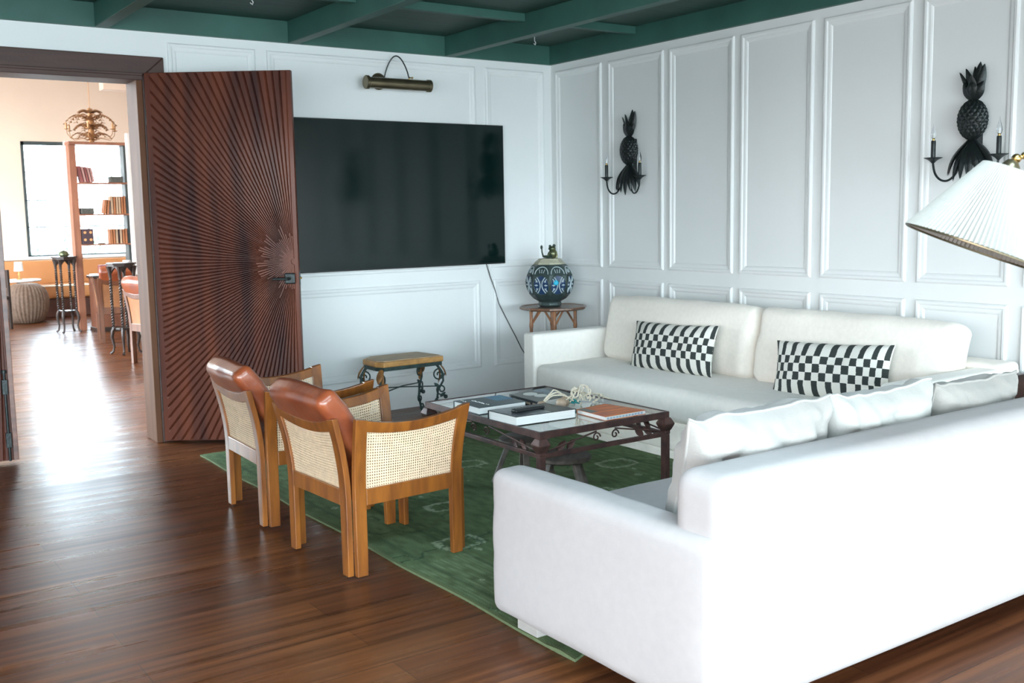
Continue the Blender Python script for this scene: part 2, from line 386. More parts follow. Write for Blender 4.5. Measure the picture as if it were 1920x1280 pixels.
def piping_pts(w, h, corner, n=60, seed=0, wr=0):
    pts = []
    for k_ in range(n+1):
        s_ = 4*k_/n; side = int(s_)%4; q = (s_-int(s_))*2-1
        x, z = [(q,-1),(1,q),(-q,1),(-1,-q)][side]
        px = x*w/2*(1-corner*2*(1-z*z)*abs(x)); pz = z*h/2*(1-corner*2*(1-x*x)*abs(z))
        pz += noise.noise(Vector((x*3+seed*2, 0, 5)))*wr*0.8*abs(z)
        pts.append((px, 0, pz))
    return pts

# ------------------------------------------------------------------ room shell
XL, YB, H = -8.6, -12.5, 2.87          # left wall, back wall, ceiling
struct('floor', MB().box((XL-0.2, YB-0.2, -0.1), (0.2, 11.5, 0)).box((0.2, 0.0, -0.1), (3.0, 11.5, 0)), 'floor')
# TV wall: opening x -5.18..-3.385, z<2.425
DX0, DX1, DZ = -5.20, -3.385, 2.425
struct('wall_back', MB().box((XL,0,0),(DX0,0.12,H)).box((DX1,0,0),(0.0,0.12,H)).box((DX0,0,DZ),(DX1,0.12,H)), 'wall_paint')
struct('wall_right', MB().box((0,YB,0),(0.15,0.12,H)), 'wall_paint')
struct('wall_front', MB().box((XL,YB-0.12,0),(-8.25,YB,H)).box((-0.55,YB-0.12,0),(0,YB,H)).box((-8.25,YB-0.12,2.62),(-0.55,YB,H)).box((-8.25,YB-0.12,0),(-0.55,YB,0.1)), 'wall_paint')
struct('wall_left', MB().box((XL-0.12,YB,0),(XL,-12.0,H)).box((XL-0.12,-5.0,0),(XL,0.12,H)).box((XL-0.12,-12.0,2.55),(XL,-5.0,H)).box((XL-0.12,-12.0,0),(XL,-5.0,0.25)), 'wall_paint')
def steel_window(name, ax, fixed, a0, a1, z0, z1, na, nz, m_, w=0.05, d=0.05):
    mb = MB(); P = (lambda a,z: (a,fixed,z)) if ax=='x' else (lambda a,z: (fixed,a,z))
    for i in range(na+1):
        a = a0+(a1-a0)*i/na; ww = w if i in (0,na) else w*0.7
        mb.bar(P(a,z0), P(a,z1), *( (ww,d) if ax=='x' else (d,ww)), up=(0,1,0))
    for i in range(nz+1):
        z = z0+(z1-z0)*i/nz; mb.bar(P(a0,z), P(a1,z), d, w*(1 if i in (0,nz) else 0.6))
    return struct(name, mb, m_)
steel_window('window_1', 'x', YB-0.05, -8.22, -0.58, 0.13, 2.59, 6, 2, 'window_white', 0.06)
steel_window('window_2', 'y', XL-0.05, -11.97, -5.03, 0.28, 2.52, 6, 2, 'window_white', 0.06)
# ceiling, beams, fascias, slats
SK = (-6.4, -6.9, -2.6, -6.2)   # unseen roof opening, added to brighten upward faces
ceil = struct('ceiling', MB().box((XL,YB,H),(0.15,SK[1],H+0.06)).box((XL,SK[3],H),(0.15,0.12,H+0.06)).box((XL,SK[1],H),(SK[0],SK[3],H+0.06)).box((SK[2],SK[1],H),(0.15,SK[3],H+0.06)), 'green_board')
for x in (-1.05, -2.34, -3.64, -4.93, -6.22, -7.51):
    o = MB().box((x, YB, 2.72), (x+0.085, -0.03, H)).build('beam', 'green_paint', ceil, bevel=0.004)
MB().box((XL,-0.032,2.722),(0,0.0,H)).build('fascia', 'green_paint', ceil)
MB().box((-0.035,YB,2.722),(0,-0.032,H)).build('fascia', 'green_paint', ceil)
for x0, x1 in ((-2.255,-1.05),(-0.965,-0.035),(-3.555,-2.34)):
    MB().box((x0,-1.10,2.815),(x1,-1.05,H)).build('slat', 'green_paint', ceil, bevel=0.003)
    MB().box((x0,-3.10,2.815),(x1,-3.05,H)).build('slat', 'green_paint', ceil, bevel=0.003)
hk = MB()
for (x,y) in ((-2.88,-0.75),(-0.42,-0.35)):
    hk.tube([(x,y,H),(x,y,H-0.03),(x+0.012,y,H-0.045),(x+0.006,y,H-0.06),(x-0.008,y,H-0.05)], 0.003, 6)
hk.build('hook', 'window_white', ceil)
# moulding frames
TN = [0]
def panel_frame(wall, a0, a1, z0, z1):
    TN[0] += 1
    prof = [(0,0),(0.002,0.012),(0.010,0.017),(0.022,0.016),(0.030,0.010),(0.046,0.008),(0.055,0.004),(0.058,0)]
    mb = MB(); rings = []
    for off, h_ in prof:
        ring = []
        for a, z in ((a0+off,z0+off),(a1-off,z0+off),(a1-off,z1-off),(a0+off,z1-off)):
            ring.append((a,-h_,z) if wall=='b' else (-h_,a,z))
        rings.append(ring)
    vs = [p for r_ in rings for p in r_]; fs = []
    for i in range(len(prof)-1):
        for j in range(4): fs.append((i*4+j, i*4+(j+1)%4, (i+1)*4+(j+1)%4, (i+1)*4+j))
    mb.add(vs, fs)
    o = mb.build('trim_%d'%TN[0], 'wall_paint'); o['kind'] = 'structure'
PT, UB, LT, LB = 2.664, 1.065, 0.968, 0.255
for a0, a1 in ((-0.661,-0.067),(-1.366,-0.744),(-2.057,-1.429),(-2.725,-2.122),(-3.415,-2.803),(-4.045,-3.487),(-4.75,-4.12)):
    panel_frame('r', a0, a1, UB, PT); panel_frame('r', a0, a1, LB, LT)
for a0, a1 in ((-3.183,-2.578),(-2.493,-0.761),(-0.664,-0.083)):
    panel_frame('b', a0, a1, UB, PT)
for a0, a1 in ((-3.183,-2.578),(-2.493,-0.755),(-0.62,-0.083)):
    panel_frame('b', a0, a1, LB, LT)
# door casing and jambs
def cas(mb):
    pass
c_ = MB()
c_.prism([(DX0-0.165,2.56),(DX1+0.165,2.56),(DX1+0.02,2.43),(DX0-0.02,2.43)], -0.035, 0.0, Matrix(((1,0,0,0),(0,0,1,0),(0,1,0,0),(0,0,0,1))))
TN[0]+=1; struct('trim_%d'%TN[0], c_, 'casing_wood', bevel=0.006)
for sx_, x in ((1,DX1),(-1,DX0)):
    c_ = MB(); xi = x+sx_*0.02; xo = x+sx_*0.165
    c_.prism([(xi,0),(xo,0),(xo,2.56),(xi,2.43)], -0.035, 0.0, Matrix(((1,0,0,0),(0,0,1,0),(0,1,0,0),(0,0,0,1))))
    TN[0]+=1; struct('trim_%d'%TN[0], c_, 'casing_wood', bevel=0.006)
    TN[0]+=1; struct('trim_%d'%TN[0], MB().box((min(x-sx_*0.02,x+sx_*0.02),-0.03,0),(max(x-sx_*0.02,x+sx_*0.02),0.212,2.43)), 'jamb_wood', bevel=0.004)
TN[0]+=1; struct('trim_%d'%TN[0], MB().box((DX0-0.02,-0.045,2.405),(DX1+0.02,0.212,2.435)).box((DX0-0.02,-0.05,2.432),(DX1+0.02,-0.03,2.45)), 'casing_wood', bevel=0.004)

# sunburst door leaf: local x from hinge 0..W, z up, carved face on -Y
def sunburst_door(name, Wd, Hd, th=0.045):
    root = bpy.data.objects.new(name, None); COL.objects.link(root); root['kind'] = 'structure'
    MB().box((0,-th/2,0),(Wd,th/2,Hd)).build('door_panel', 'door_wood', root, bevel=0.003)
    for fs_ in (-1, 1):
        mb = MB(); u0, u1, v0, v1 = 0.035, Wd-0.022, 0.008, Hd-0.006
        cx, cz = u1-0.004, 1.195
        N = 84; yb = fs_*th/2; yt = fs_*(th/2+0.012)
        def R(a):
            dx, dz = math.cos(a), math.sin(a); t_ = 1e9
            if dx < -1e-9: t_ = min(t_, (u0-cx)/dx)
            if dx > 1e-9: t_ = min(t_, (u1-cx)/dx)
            if dz > 1e-9: t_ = min(t_, (v1-cz)/dz)
            if dz < -1e-9: t_ = min(t_, (v0-cz)/dz)
            return t_
        RS = random.Random(4); ST = [0.03 if i%4==0 else (RS.uniform(0.07,0.12) if i%4==2 else RS.uniform(0.14,0.26)) for i in range(N+2)]
        def start(i): return ST[i]
        def gap(i, r): return 0.0 if r < start(i)-1e-6 else 0.008/max(r,0.03)
        A = lambda i: PI/2+PI*i/N
        for i in range(N):
            a, b = A(i), A(i+1); amid = (a+b)/2
            rs = [0.02]+sorted([q_ for st_ in (ST[i],ST[i+1]) if st_ > 0.05 for q_ in (st_-0.0015, st_+0.0015)])+[9]
            tops = []
            for r in rs:
                def P(ang, rr, y): return (cx+rr*math.cos(ang), y, cz+rr*math.sin(ang))
                rr = r
                g0 = min(gap(i, min(r,1)), (b-a)*0.42); g1 = min(gap(i+1, min(r,1)), (b-a)*0.42)
                if r == 9:
                    g0 = min(0.008/R(a), (b-a)*0.4); g1 = min(0.008/R(b), (b-a)*0.4)
                    ra0, ra1, rb0, rb1 = R(a), R(a+g0), R(b), R(b-g1)
                else:
                    ra0 = min(r, R(a)); ra1 = min(r, R(a+g0)); rb0 = min(r, R(b)); rb1 = min(r, R(b-g1))
                tops.append((P(a,ra0,yb), P(a+g0,ra1,yt), P(b-g1,rb1,yt), P(b,rb0,yb)))
            vs = [p for q in tops for p in q]; fs = []
            for k_ in range(len(rs)-1):
                o = k_*4
                for j in range(3): fs.append((o+j, o+j+1, o+j+5, o+j+4))
            mb.add(vs, fs)
        mb.build('sunburst_carving', 'door_wood', root)
    return root
d1 = sunburst_door('door_1', 0.955, 2.43)
d1.location = (-3.352, -0.055, 0.018); d1.rotation_euler = (0,0,math.atan2(-0.545,0.745))
tag(d1, 'open dark red wooden door leaf carved with a sunburst of slats')
hh = MB(); z = 1.085
hd = MB().box((0.865,-0.052,z-0.036),(0.935,-0.030,z+0.036)).build('handle_plate', 'iron_black', d1, bevel=0.008)
MB().tube([(0.90,-0.05,z),(0.90,-0.085,z),(0.895,-0.093,z),(0.80,-0.093,z)], 0.009, 10).build('handle', 'iron_black', d1, smooth=True)
MB().box((0.9545,-0.014,z-0.045),(0.958,0.014,z+0.045)).build('latch_plate', 'iron_black', d1)
MB().ball((0.962,0,z),0.009,8).build('latch', 'brass', d1, smooth=True)
hg = MB()
for zz in (0.25,1.2,2.15): hg.tube([(-0.004,0.0,zz-0.05),(-0.004,0.0,zz+0.05)],0.009,8)
hg.build('hinge', 'iron_black', d1)
d2 = sunburst_door('door_2', 0.90, 2.43)
d2.location = (DX0+0.02, -0.0, 0.018)
tag(d2, 'closed dark red wooden door leaf at the left edge of the doorway')
bl = MB().tube([(0.862,-0.045,0.03-0.03),(0.862,-0.045,0.56)],0.0075,8)
bl.tube([(0.862,-0.045,0.555),(0.862,-0.045,0.575)],0.016,10)
bl.build('bolt', 'iron_black', d2, smooth=True)
for z0 in (0.085,0.42): MB().box((0.846,-0.052,z0),(0.878,-0.030,z0+0.095)).build('bolt_bracket', 'iron_black', d2, bevel=0.003)
MB().box((0.885,-0.034,0.0),(0.915,-0.0225,2.42)).build('meeting_strip', 'dark_wood', d2, bevel=0.003)

# ------------------------------------------------------------------ television, cable, picture light
tv = thing('television', 'large black flat television screen mounted on the white wall', 'television', (-1.51,0,1.1))
MB().box((-0.98,-0.062,0.0),(0.975,-0.030,1.108)).build('television_case', 'tv_case', tv, bevel=0.004)
MB().box((-0.972,-0.0655,0.012),(0.967,-0.0615,1.1)).build('screen', 'tv_screen', tv)
MB().box((-0.3,-0.032,0.3),(0.3,-0.002,0.8)).build('wall_bracket', 'black_plastic', tv)
pts = [(-0.692,1.108),(-0.66,1.0),(-0.619,0.898),(-0.575,0.77),(-0.517,0.671),(-0.46,0.57),(-0.413,0.484),(-0.36,0.38),(-0.29,0.283),(-0.2,0.2),(-0.12,0.06)]
cb = MB().tube([(x,-0.012-0.006*math.sin(i*1.1),zz) for i,(x,zz) in enumerate(pts)], 0.0045, 8).build('power_cable', 'grey_rubber', smooth=True)
tag(cb, 'thin grey cable hanging from the television to the floor', 'cable')
pl = thing('picture_light', 'bronze picture light with curved arm on the wall above the television', 'picture light', (-1.62,0,2.50))
mY = Matrix.Rotation(PI/2,4,'X')
MB().lathe([(0.001,0),(0.062,0),(0.062,0.008),(0.05,0.022),(0.025,0.03),(0.001,0.032)], (0,0,0), 28, mY).build('back_plate','bronze',pl,smooth=True)
x0_, x1_ = -0.185, 0.36; zz = -0.03
MB().lathe([(0.001,0),(0.046,0),(0.050,0.004),(0.050,0.022),(0.040,0.03),(0.040,0.515),(0.046,0.52),(0.046,0.545),(0.001,0.545)], (x0_,-0.15,zz), 28, Matrix.Rotation(PI/2,4,'Y')).build('lamp_tube','bronze',pl,smooth=True)
a_ = []
for i in range(17):
    t_ = i/16; a_.append((0.035+0.145*t_-0.0, -0.03-0.12*t_, 0.02*(1-t_)+0.015*t_+0.165*math.sin(PI*t_)**0.75))
MB().tube(a_, 0.0048, 8).build('arm','iron_black',pl,smooth=True)
MB().tube([a_[0],(a_[0][0],-0.03,-0.01)],0.008,8).build('arm_joint','brass',pl,smooth=True)
MB().tube([a_[-1],(a_[-1][0],-0.15,0.0)],0.008,8).build('arm_joint','brass',pl,smooth=True)
MB().tube([(0.18,-0.15,0.022),(0.205,-0.15,0.022)],0.005,6).ball((0.208,-0.15,0.022),0.008,6).build('thumb_screw','brass',pl,smooth=True)

# ------------------------------------------------------------------ pineapple sconces
def leaf(mb, base, tip, w, bend, nrm, n=10, th=0.0025, curl=0.0):
    base = Vector(base); tip = Vector(tip); d = tip-base; L = d.length; nrm = Vector(nrm).normalized()
    sd = d.normalized().cross(nrm).normalized()
    def P(u, v, off):
        s_ = math.sin(PI*min(1,(v*0.93+0.07)))**0.8*w/2 if v < 1 else 0.0
        c = base+d*v+nrm*(bend*math.sin(PI*v*0.9)+curl*v*v)
        x = (2*u-1)
        return c+sd*x*s_+nrm*(-0.35*s_*x*x)+nrm*off
    mb.grid(lambda u,v: P(u,v,th), 4, n); mb.grid(lambda u,v: P(u,v,-th), 4, n)
def sconce(name, label, y):
    r = thing(name, label, 'wall sconce', (0,y,1.6), PI/2, 'pineapple wall sconces')   # local: -X... local y- faces wall; local +Y -> world -X
    # local frame: x along wall, +y out of wall (world -x), z up
    b = MB()
    prof = [(0.002,-0.105),(0.035,-0.098),(0.058,-0.075),(0.074,-0.04),(0.080,0.0),(0.074,0.04),(0.058,0.075),(0.035,0.098),(0.004,0.108)]
    n = 60
    o = len(b.v)
    NV = 56
    for i in range(NV+1):
        t_ = i/NV; zz_ = -0.107+0.214*t_; rad = 0.080*max(0.0,1-(zz_/0.109)**2)**0.55
        for j in range(n*2):
            a = 2*PI*j/(n*2)
            k1 = a*7+t_*17; k2 = a*7-t_*17
            hgt = 0.008*min(abs(math.sin(k1)),abs(math.sin(k2)))*(1 if rad > 0.01 else 0)
            q = rad+hgt
            b.v.append((q*math.cos(a), 0.06+q*0.62*math.sin(a), 0.362+zz_))
    for i in range(NV):
        for j in range(n*2):
            j2 = (j+1)%(n*2); b.f.append((o+i*n*2+j, o+i*n*2+j2, o+(i+1)*n*2+j2, o+(i+1)*n*2+j))
    b.build('pineapple_body','iron_black',r,smooth=True)
    c = MB()
    tops = [(-0.105,0.05,0.625,0.04),(-0.060,0.06,0.640,0.055),(-0.03,0.02,0.652,0.04),(0.028,0.055,0.668,0.055),(0.052,0.05,0.655,0.06),(0.0,0.10,0.60,0.05)]
    for (tx,ty,tz,w) in [(-q[0],)+q[1:] for q in tops]:
        leaf(c, (tx*0.05,0.06,0.465), (tx,ty,tz), w, 0.0, (tx*6,0.7+ty,0.1), curl=-0.012)
        # outward belly
    for (tx,ty,tz,w) in ((-0.06,0.06,0.56,0.06),(0.055,0.06,0.565,0.065),(0.0,0.075,0.57,0.07)):
        leaf(c, (0,0.06,0.462), (tx,ty,tz), w, 0.015, (tx*3,0.9,0), curl=0.0)
    c.build('crown_leaves','iron_black',r,smooth=True)
    g = MB()
    for k_ in range(8):
        a = -1.35+2.7*k_/7; tx = 0.125*math.sin(a); ty = 0.055+0.055*math.cos(a); L = 0.18+0.035*math.cos(a*1.3)+0.02*(k_%2)
        leaf(g, (0.012*math.sin(a),0.06,0.262), (tx,ty,0.255-L), 0.046, 0.034, (math.sin(a),math.cos(a),0.35), curl=0.0)
    g.build('drooping_leaves','iron_black',r,smooth=True)
    MB().box((-0.03,0,0.18),(0.03,0.05,0.45)).build('mounting_plate','iron_black',r,bevel=0.006)
    for s_ in (-1,1):
        e_ = (s_*0.19, 0.12, 0.145)
        pts = [(s_*0.02,0.05,0.235),(s_*0.045,0.07,0.20),(s_*0.055,0.085,0.12),(s_*0.065,0.095,0.075),(s_*0.09,0.105,0.045),(s_*0.12,0.11,0.035),(s_*0.155,0.115,0.048),(s_*0.182,0.12,0.085),e_]
        q = []
        for i in range(len(pts)-1):
            for k_ in range(3): q.append(Vector(pts[i]).lerp(Vector(pts[i+1]), k_/3))
        q.append(Vector(pts[-1]))
        for _ in range(3): q = [q[0]]+[(q[i-1]+q[i]*2+q[i+1])/4 for i in range(1,len(q)-1)]+[q[-1]]
        MB().tube(q, 0.0062, 8).build('arm','iron_black',r,smooth=True)
        cd_ = MB().lathe([(0.004,0.135),(0.018,0.15),(0.030,0.158),(0.048,0.166),(0.050,0.169),(0.03,0.166),(0.012,0.166),(0.0125,0.17),(0.0125,0.255),(0.011,0.262)], (e_[0],e_[1],0), 20).build('candle_holder','iron_black',r,smooth=True)
        MB().lathe([(0.006,0.258),(0.0075,0.265),(0.006,0.275)], (e_[0],e_[1],0), 12).build('bulb_base','brass',cd_,smooth=True)
        bt = [(0.005,0.266),(0.011,0.276),(0.0148,0.290),(0.0135,0.305),(0.009,0.322),(0.0045,0.338),(0.0022,0.352),(0.0008,0.362)]
        MB().lathe(bt, (e_[0],e_[1],0), 16).build('bulb','bulb_glass',cd_,smooth=True)
        MB().lathe([(0.002,0.27),(0.004,0.28),(0.0035,0.30),(0.001,0.305)], (e_[0],e_[1],0), 8).build('filament_stem','bulb_core',cd_,smooth=True)
    return r
s1 = sconce('pineapple_sconce', 'black metal pineapple sconce on the wall panel nearest the room corner', -1.045)
s2 = dup(s1, (0,-3.835,1.6), PI/2, 'black metal pineapple sconce above the crate table, behind the pleated shade')

# ------------------------------------------------------------------ rug
def make_rug():
    x0, x1, y0, y1 = -3.31, -0.95, -4.44, -0.61
    nx, ny = 230, 340
    xs = np.linspace(x0,x1,nx+1); ys = np.linspace(y0,y1,ny+1)
    X, Y = np.meshgrid(xs, ys)
    # mottled fade: value noise
    rng = np.random.RandomState(5)
    def vn(sx_, sy_):
        gx, gy = int((x1-x0)/sx_)+3, int((y1-y0)/sy_)+3; G = rng.rand(gy, gx)
        u = (X-x0)/sx_; v = (Y-y0)/sy_; i = u.astype(int); j = v.astype(int); a = u-i; b = v-j
        a = a*a*(3-2*a); b = b*b*(3-2*b)
        return (G[j,i]*(1-a)+G[j,i+1]*a)*(1-b)+(G[j+1,i]*(1-a)+G[j+1,i+1]*a)*b
    n = 0.5*vn(0.5,0.5)+0.3*vn(0.16,0.16)+0.2*vn(0.05,0.05)
    fine = vn(0.02,0.05)
    base = np.stack([0.068+0.060*n, 0.105+0.075*n, 0.048+0.040*n], -1)*(0.75+0.5*fine)[...,None]
    pale = np.array([0.30,0.36,0.24]); dark = np.array([0.018,0.045,0.03])
    M_ = np.zeros_like(X); D = np.zeros_like(X)
    for dist, w, s_ in ((0.10,0.012,0.35),(0.30,0.010,0.35),(0.36,0.006,0.25)):
        for line in (np.abs(X-(x0+dist)), np.abs(X-(x1-dist)), np.abs(Y-(y0+dist)), np.abs(Y-(y1-dist))):
            inside = (X>x0+dist-w)&(X<x1-dist+w)&(Y>y0+dist-w)&(Y<y1-dist+w)
            D = np.maximum(D, ((line<w)&inside)*s_)
    def star(cx, cy, r, ang=0):
        nonlocal M_
        u = (X-cx)*math.cos(ang)+(Y-cy)*math.sin(ang); v = -(X-cx)*math.sin(ang)+(Y-cy)*math.cos(ang)
        q = np.maximum(np.abs(u), np.abs(v)*1.3)+0.25*np.minimum(np.abs(u),np.abs(v))
        ring = (np.abs(q-r)<0.010)
        teeth = (np.abs(q-r*0.85)<0.03)&((np.floor((u+v)/0.022)%2)==0)&(q>r*0.7)
        M_ = np.maximum(M_, ring*0.75); M_ = np.maximum(M_, teeth*0.6)
    def flower(cx, cy, r):
        nonlocal M_
        q = np.hypot(X-cx, (Y-cy)*0.8)
        M_ = np.maximum(M_, (q<r)*(0.35+0.5*(np.sin(np.arctan2(Y-cy,X-cx)*6)>0)))
    for (cx,cy,r) in ((-2.95,-3.15,0.11),(-2.35,-3.35,0.08),(-1.9,-2.9,0.11),(-1.4,-2.45,0.12),(-2.5,-1.6,0.1),(-1.5,-1.5,0.1),(-2.9,-2.0,0.09),(-2.7,-2.6,0.09),(-2.1,-1.9,0.1),(-2.2,-3.9,0.1)):
        star(cx,cy,r)
    rr = random.Random(3)
    for (cx,cy,r) in ((-2.72,-3.72,0.04),(-2.55,-3.15,0.03),(-2.62,-3.6,0.015),(-2.2,-3.5,0.03)): flower(cx,cy,r)
    for k_ in range(70): flower(rr.uniform(x0+0.1,x1-0.1), rr.uniform(y0+0.1,y1-0.1), rr.uniform(0.006,0.022))
    # dark vine squiggles
    for k_ in range(60):
        cx, cy, a = rr.uniform(x0,x1), rr.uniform(y0,y1), rr.uniform(0,6.28); L = rr.uniform(0.06,0.2)
        u = (X-cx)*math.cos(a)+(Y-cy)*math.sin(a); v = -(X-cx)*math.sin(a)+(Y-cy)*math.cos(a)
        D = np.maximum(D, ((np.abs(v-0.02*np.sin(u*40))<0.006)&(np.abs(u)<L))*0.6)
    worn = (X<x0+0.30)&((np.floor(X/0.012)%2)==0)&(Y<-3.3)&(Y>-4.1)
    M_ = np.maximum(M_, worn*0.30*fine)
    M_ = np.clip(M_*(0.75+0.7*fine),0,1)
    C = base*(1-M_[...,None])+pale*M_[...,None]; C = C*(1-D[...,None])+dark*D[...,None]
    C = np.clip(C, 0, 1)
    edge = (X<x0+0.013)|(X>x1-0.013); C[edge] = (0.13,0.16,0.08)
    z = 0.011+0.0*X
    # the near corner is ruffled
    q = np.clip(1-np.hypot((X-x0)/0.25,(Y-y0)/0.30),0,1); z = z+0.004*q*(1+np.sin(Y*40))
    Xd = X+0.006*np.sin(Y*6.3)*(X<x0+0.2)-0.0*q; Yd = Y+0.02*q*np.sin(X*25)
    V = np.stack([Xd,Yd,z],-1).reshape(-1,3)
    idx = np.arange((nx+1)*(ny+1)).reshape(ny+1,nx+1)
    F_ = np.stack([idx[:-1,:-1],idx[:-1,1:],idx[1:,1:],idx[1:,:-1]],-1).reshape(-1,4)
    nV = len(V)
    # skirt down to the floor
    b = np.concatenate([idx[0,:],idx[1:,-1],idx[-1,-2::-1],idx[-2:0:-1,0]])
    Vb = V[b].copy(); Vb[:,2] = 0.001
    V2 = np.concatenate([V,Vb]); nb = len(b)
    sk = [[b[i], nV+i, nV+(i+1)%nb, b[(i+1)%nb]] for i in range(nb)]
    me = bpy.data.meshes.new('rug'); me.from_pydata(V2.tolist(), [], F_.tolist()+[[int(q_) for q_ in s_] for s_ in sk]); me.update()
    ca = me.color_attributes.new('pile', 'FLOAT_COLOR', 'POINT')
    Cf = np.ones((len(V2),4),dtype=np.float32); Cf[:nV,:3] = C.reshape(-1,3); Cf[nV:,:3] = (0.12,0.15,0.08)
    ca.data.foreach_set('color', Cf.ravel())
    M = bpy.data.materials.new('rug_wool'); M.use_nodes = True; t = M.node_tree; bs = t.nodes['Principled BSDF']
    at = nd(t,'Attribute'); at.attribute_name = 'pile'; t.links.new(at.outputs['Color'], bs.inputs['Base Color']); bs.inputs['Roughness'].default_value = 0.95
    bs.inputs['Specular IOR Level'].default_value = 0.1
    tcn = nd(t,'TexCoord'); n2 = nd(t,'TexNoise'); n2.inputs['Scale'].default_value = 140; t.links.new(tcn.outputs['Object'], n2.inputs['Vector'])
    bp = nd(t,'Bump'); bp.inputs['Strength'].default_value = 0.6; bp.inputs['Distance'].default_value = 0.006; t.links.new(n2.outputs['Fac'], bp.inputs['Height']); t.links.new(bp.outputs[0], bs.inputs['Normal'])
    me.materials.append(M); o = bpy.data.objects.new('rug', me); COL.objects.link(o)
    return tag(o, 'worn green patterned wool rug under the coffee table and sofas', 'rug')
make_rug()
RZ = 0.0115

# ------------------------------------------------------------------ sofas
sf = thing('sofa', 'long cream fabric sofa standing along the panelled wall', 'sofa', (-0.62,-2.6,0))
MB_ = lambda: MB()
def L(a, off): return tuple(a[i]-off[i] for i in range(3))
O1 = (-0.62,-2.6,0)
def sb(name, a, b, r, m_, par, O, bulge=(0,0,0), n=(10,10,6), wr=0, seed=0, M=None):
    return softbox(MB(), L(a,O), L(b,O), r, bulge, n, M, wr, seed).build(name, m_, par, smooth=True, weld=True, angle=180)
sb('base', (-1.075,-4.02,0.06), (-0.06,-1.17,0.24), 0.02, 'sofa_beige', sf, O1)
MB().box(L((-1.07,-4.10,RZ),O1),L((-0.10,-1.14,0.062),O1)).build('plinth','sofa_beige',sf,bevel=0.004)
sb('seat_cushion', (-1.085,-4.005,0.235), (-0.25,-1.195,0.44), 0.05, 'sofa_fabric', sf, O1, (0.01,0,0.012), (10,30,4), wr=0.006, seed=3)
sb('arm', (-1.085,-1.195,0.06), (-0.06,-1.06,0.655), 0.022, 'sofa_fabric', sf, O1)
sb('arm', (-1.075,-4.165,0.06), (-0.06,-4.01,0.655), 0.03, 'sofa_fabric', sf, O1)
sb('back', (-0.27,-4.16,0.06), (-0.06,-1.06,0.68), 0.03, 'sofa_beige', sf, O1)
for i,(y0,y1) in enumerate(((-2.66,-1.245),(-4.005,-2.685))):
    c = Vector((-0.38,(y0+y1)/2,0.655))-Vector(O1)
    M = Matrix.Translation(c)@Matrix.Rotation(math.radians(11),4,'Y')
    h = (y1-y0)/2
    sb_ = softbox(MB(), (-0.10,-h,-0.225),(0.10,h,0.235),0.055,(0.035,0.0,0.012),(6,26,10),M,0.008,7+i*3)
    cu = sb_.build('back_cushion','sofa_beige',sf,smooth=True,weld=True,angle=180)
for i,(y, tilt, lab, sd) in enumerate(((-2.10,2,'black and cream checked lumbar pillow at the left end of the wall sofa',1),(-3.37,3,'black and cream checked lumbar pillow beside the crate end of the wall sofa',5))):
    w = 0.80 if i==0 else 0.77
    mb = pillow(w,0.33,0.15,0.03,wr=0.008,seed=sd)
    o = mb.build('lumbar_pillow','stripes',smooth=True,angle=180)
    o.matrix_world = Matrix.Translation((-0.615,y,0.603-0.012*i))@Matrix.Rotation(math.radians(-90+(3 if i else -2)),4,'Z')@Matrix.Rotation(math.radians(-13),4,'X')@Matrix.Rotation(math.radians(-tilt),4,'Y')
    tag(o, lab, 'pillow', 'checked lumbar pillows')
# near sofa
O2 = (-2.2,-4.56,0)
s2_ = thing('sofa', 'white fabric sofa seen from behind at the right edge', 'sofa', O2)
XR = -1.13
sb('base', (-3.355,-5.12,0.075), (XR,-4.04,0.25), 0.02, 'sofa_fabric_dimmed', s2_, O2)
sb('back', (-3.345,-5.165,0.075), (XR,-4.945,0.772), 0.06, 'sofa_fabric_dimmed', s2_, O2, (0,0.012,0.004),(26,6,10))
sb('arm', (-3.382,-5.16,0.075), (-3.225,-4.055,0.602), 0.045, 'sofa_fabric_dimmed', s2_, O2, (0.012,0.006,0.004),(6,16,10), wr=0.004, seed=2)
sb('arm', (XR-0.16,-5.0,0.075), (XR,-4.0,0.607), 0.038, 'sofa_fabric_dimmed', s2_, O2)
sb('seat_cushion', (-3.22,-4.95,0.24), (XR-0.165,-4.06,0.435), 0.045, 'sofa_fabric_dimmed', s2_, O2, (0,0,0.012),(24,12,4),wr=0.003,seed=9)
for x,y in ((-3.31,-4.14),(XR-0.15,-4.14),(-3.31,-5.02),(XR-0.15,-5.02)):
    MB().box(L((x,y-0.10 if y>-4.5 else y,RZ),O2),L((x+0.09,y+0.02 if y>-4.5 else y+0.09,0.082),O2)).build('foot','linen_cream',s2_,bevel=0.003)
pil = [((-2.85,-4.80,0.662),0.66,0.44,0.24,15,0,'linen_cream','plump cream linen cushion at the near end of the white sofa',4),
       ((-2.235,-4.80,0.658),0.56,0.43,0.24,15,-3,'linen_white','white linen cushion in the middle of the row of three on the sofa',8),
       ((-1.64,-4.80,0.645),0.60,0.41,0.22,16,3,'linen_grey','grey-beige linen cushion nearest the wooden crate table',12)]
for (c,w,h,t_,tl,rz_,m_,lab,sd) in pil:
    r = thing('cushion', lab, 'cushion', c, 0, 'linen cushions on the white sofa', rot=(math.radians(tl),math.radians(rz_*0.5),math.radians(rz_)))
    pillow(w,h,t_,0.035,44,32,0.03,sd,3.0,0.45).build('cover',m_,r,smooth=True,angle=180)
    MB().tube(piping_pts(w*1.003,h*1.003,0.035,80,sd,0.03),0.0055,6,False).build('piping',m_,r,smooth=True)

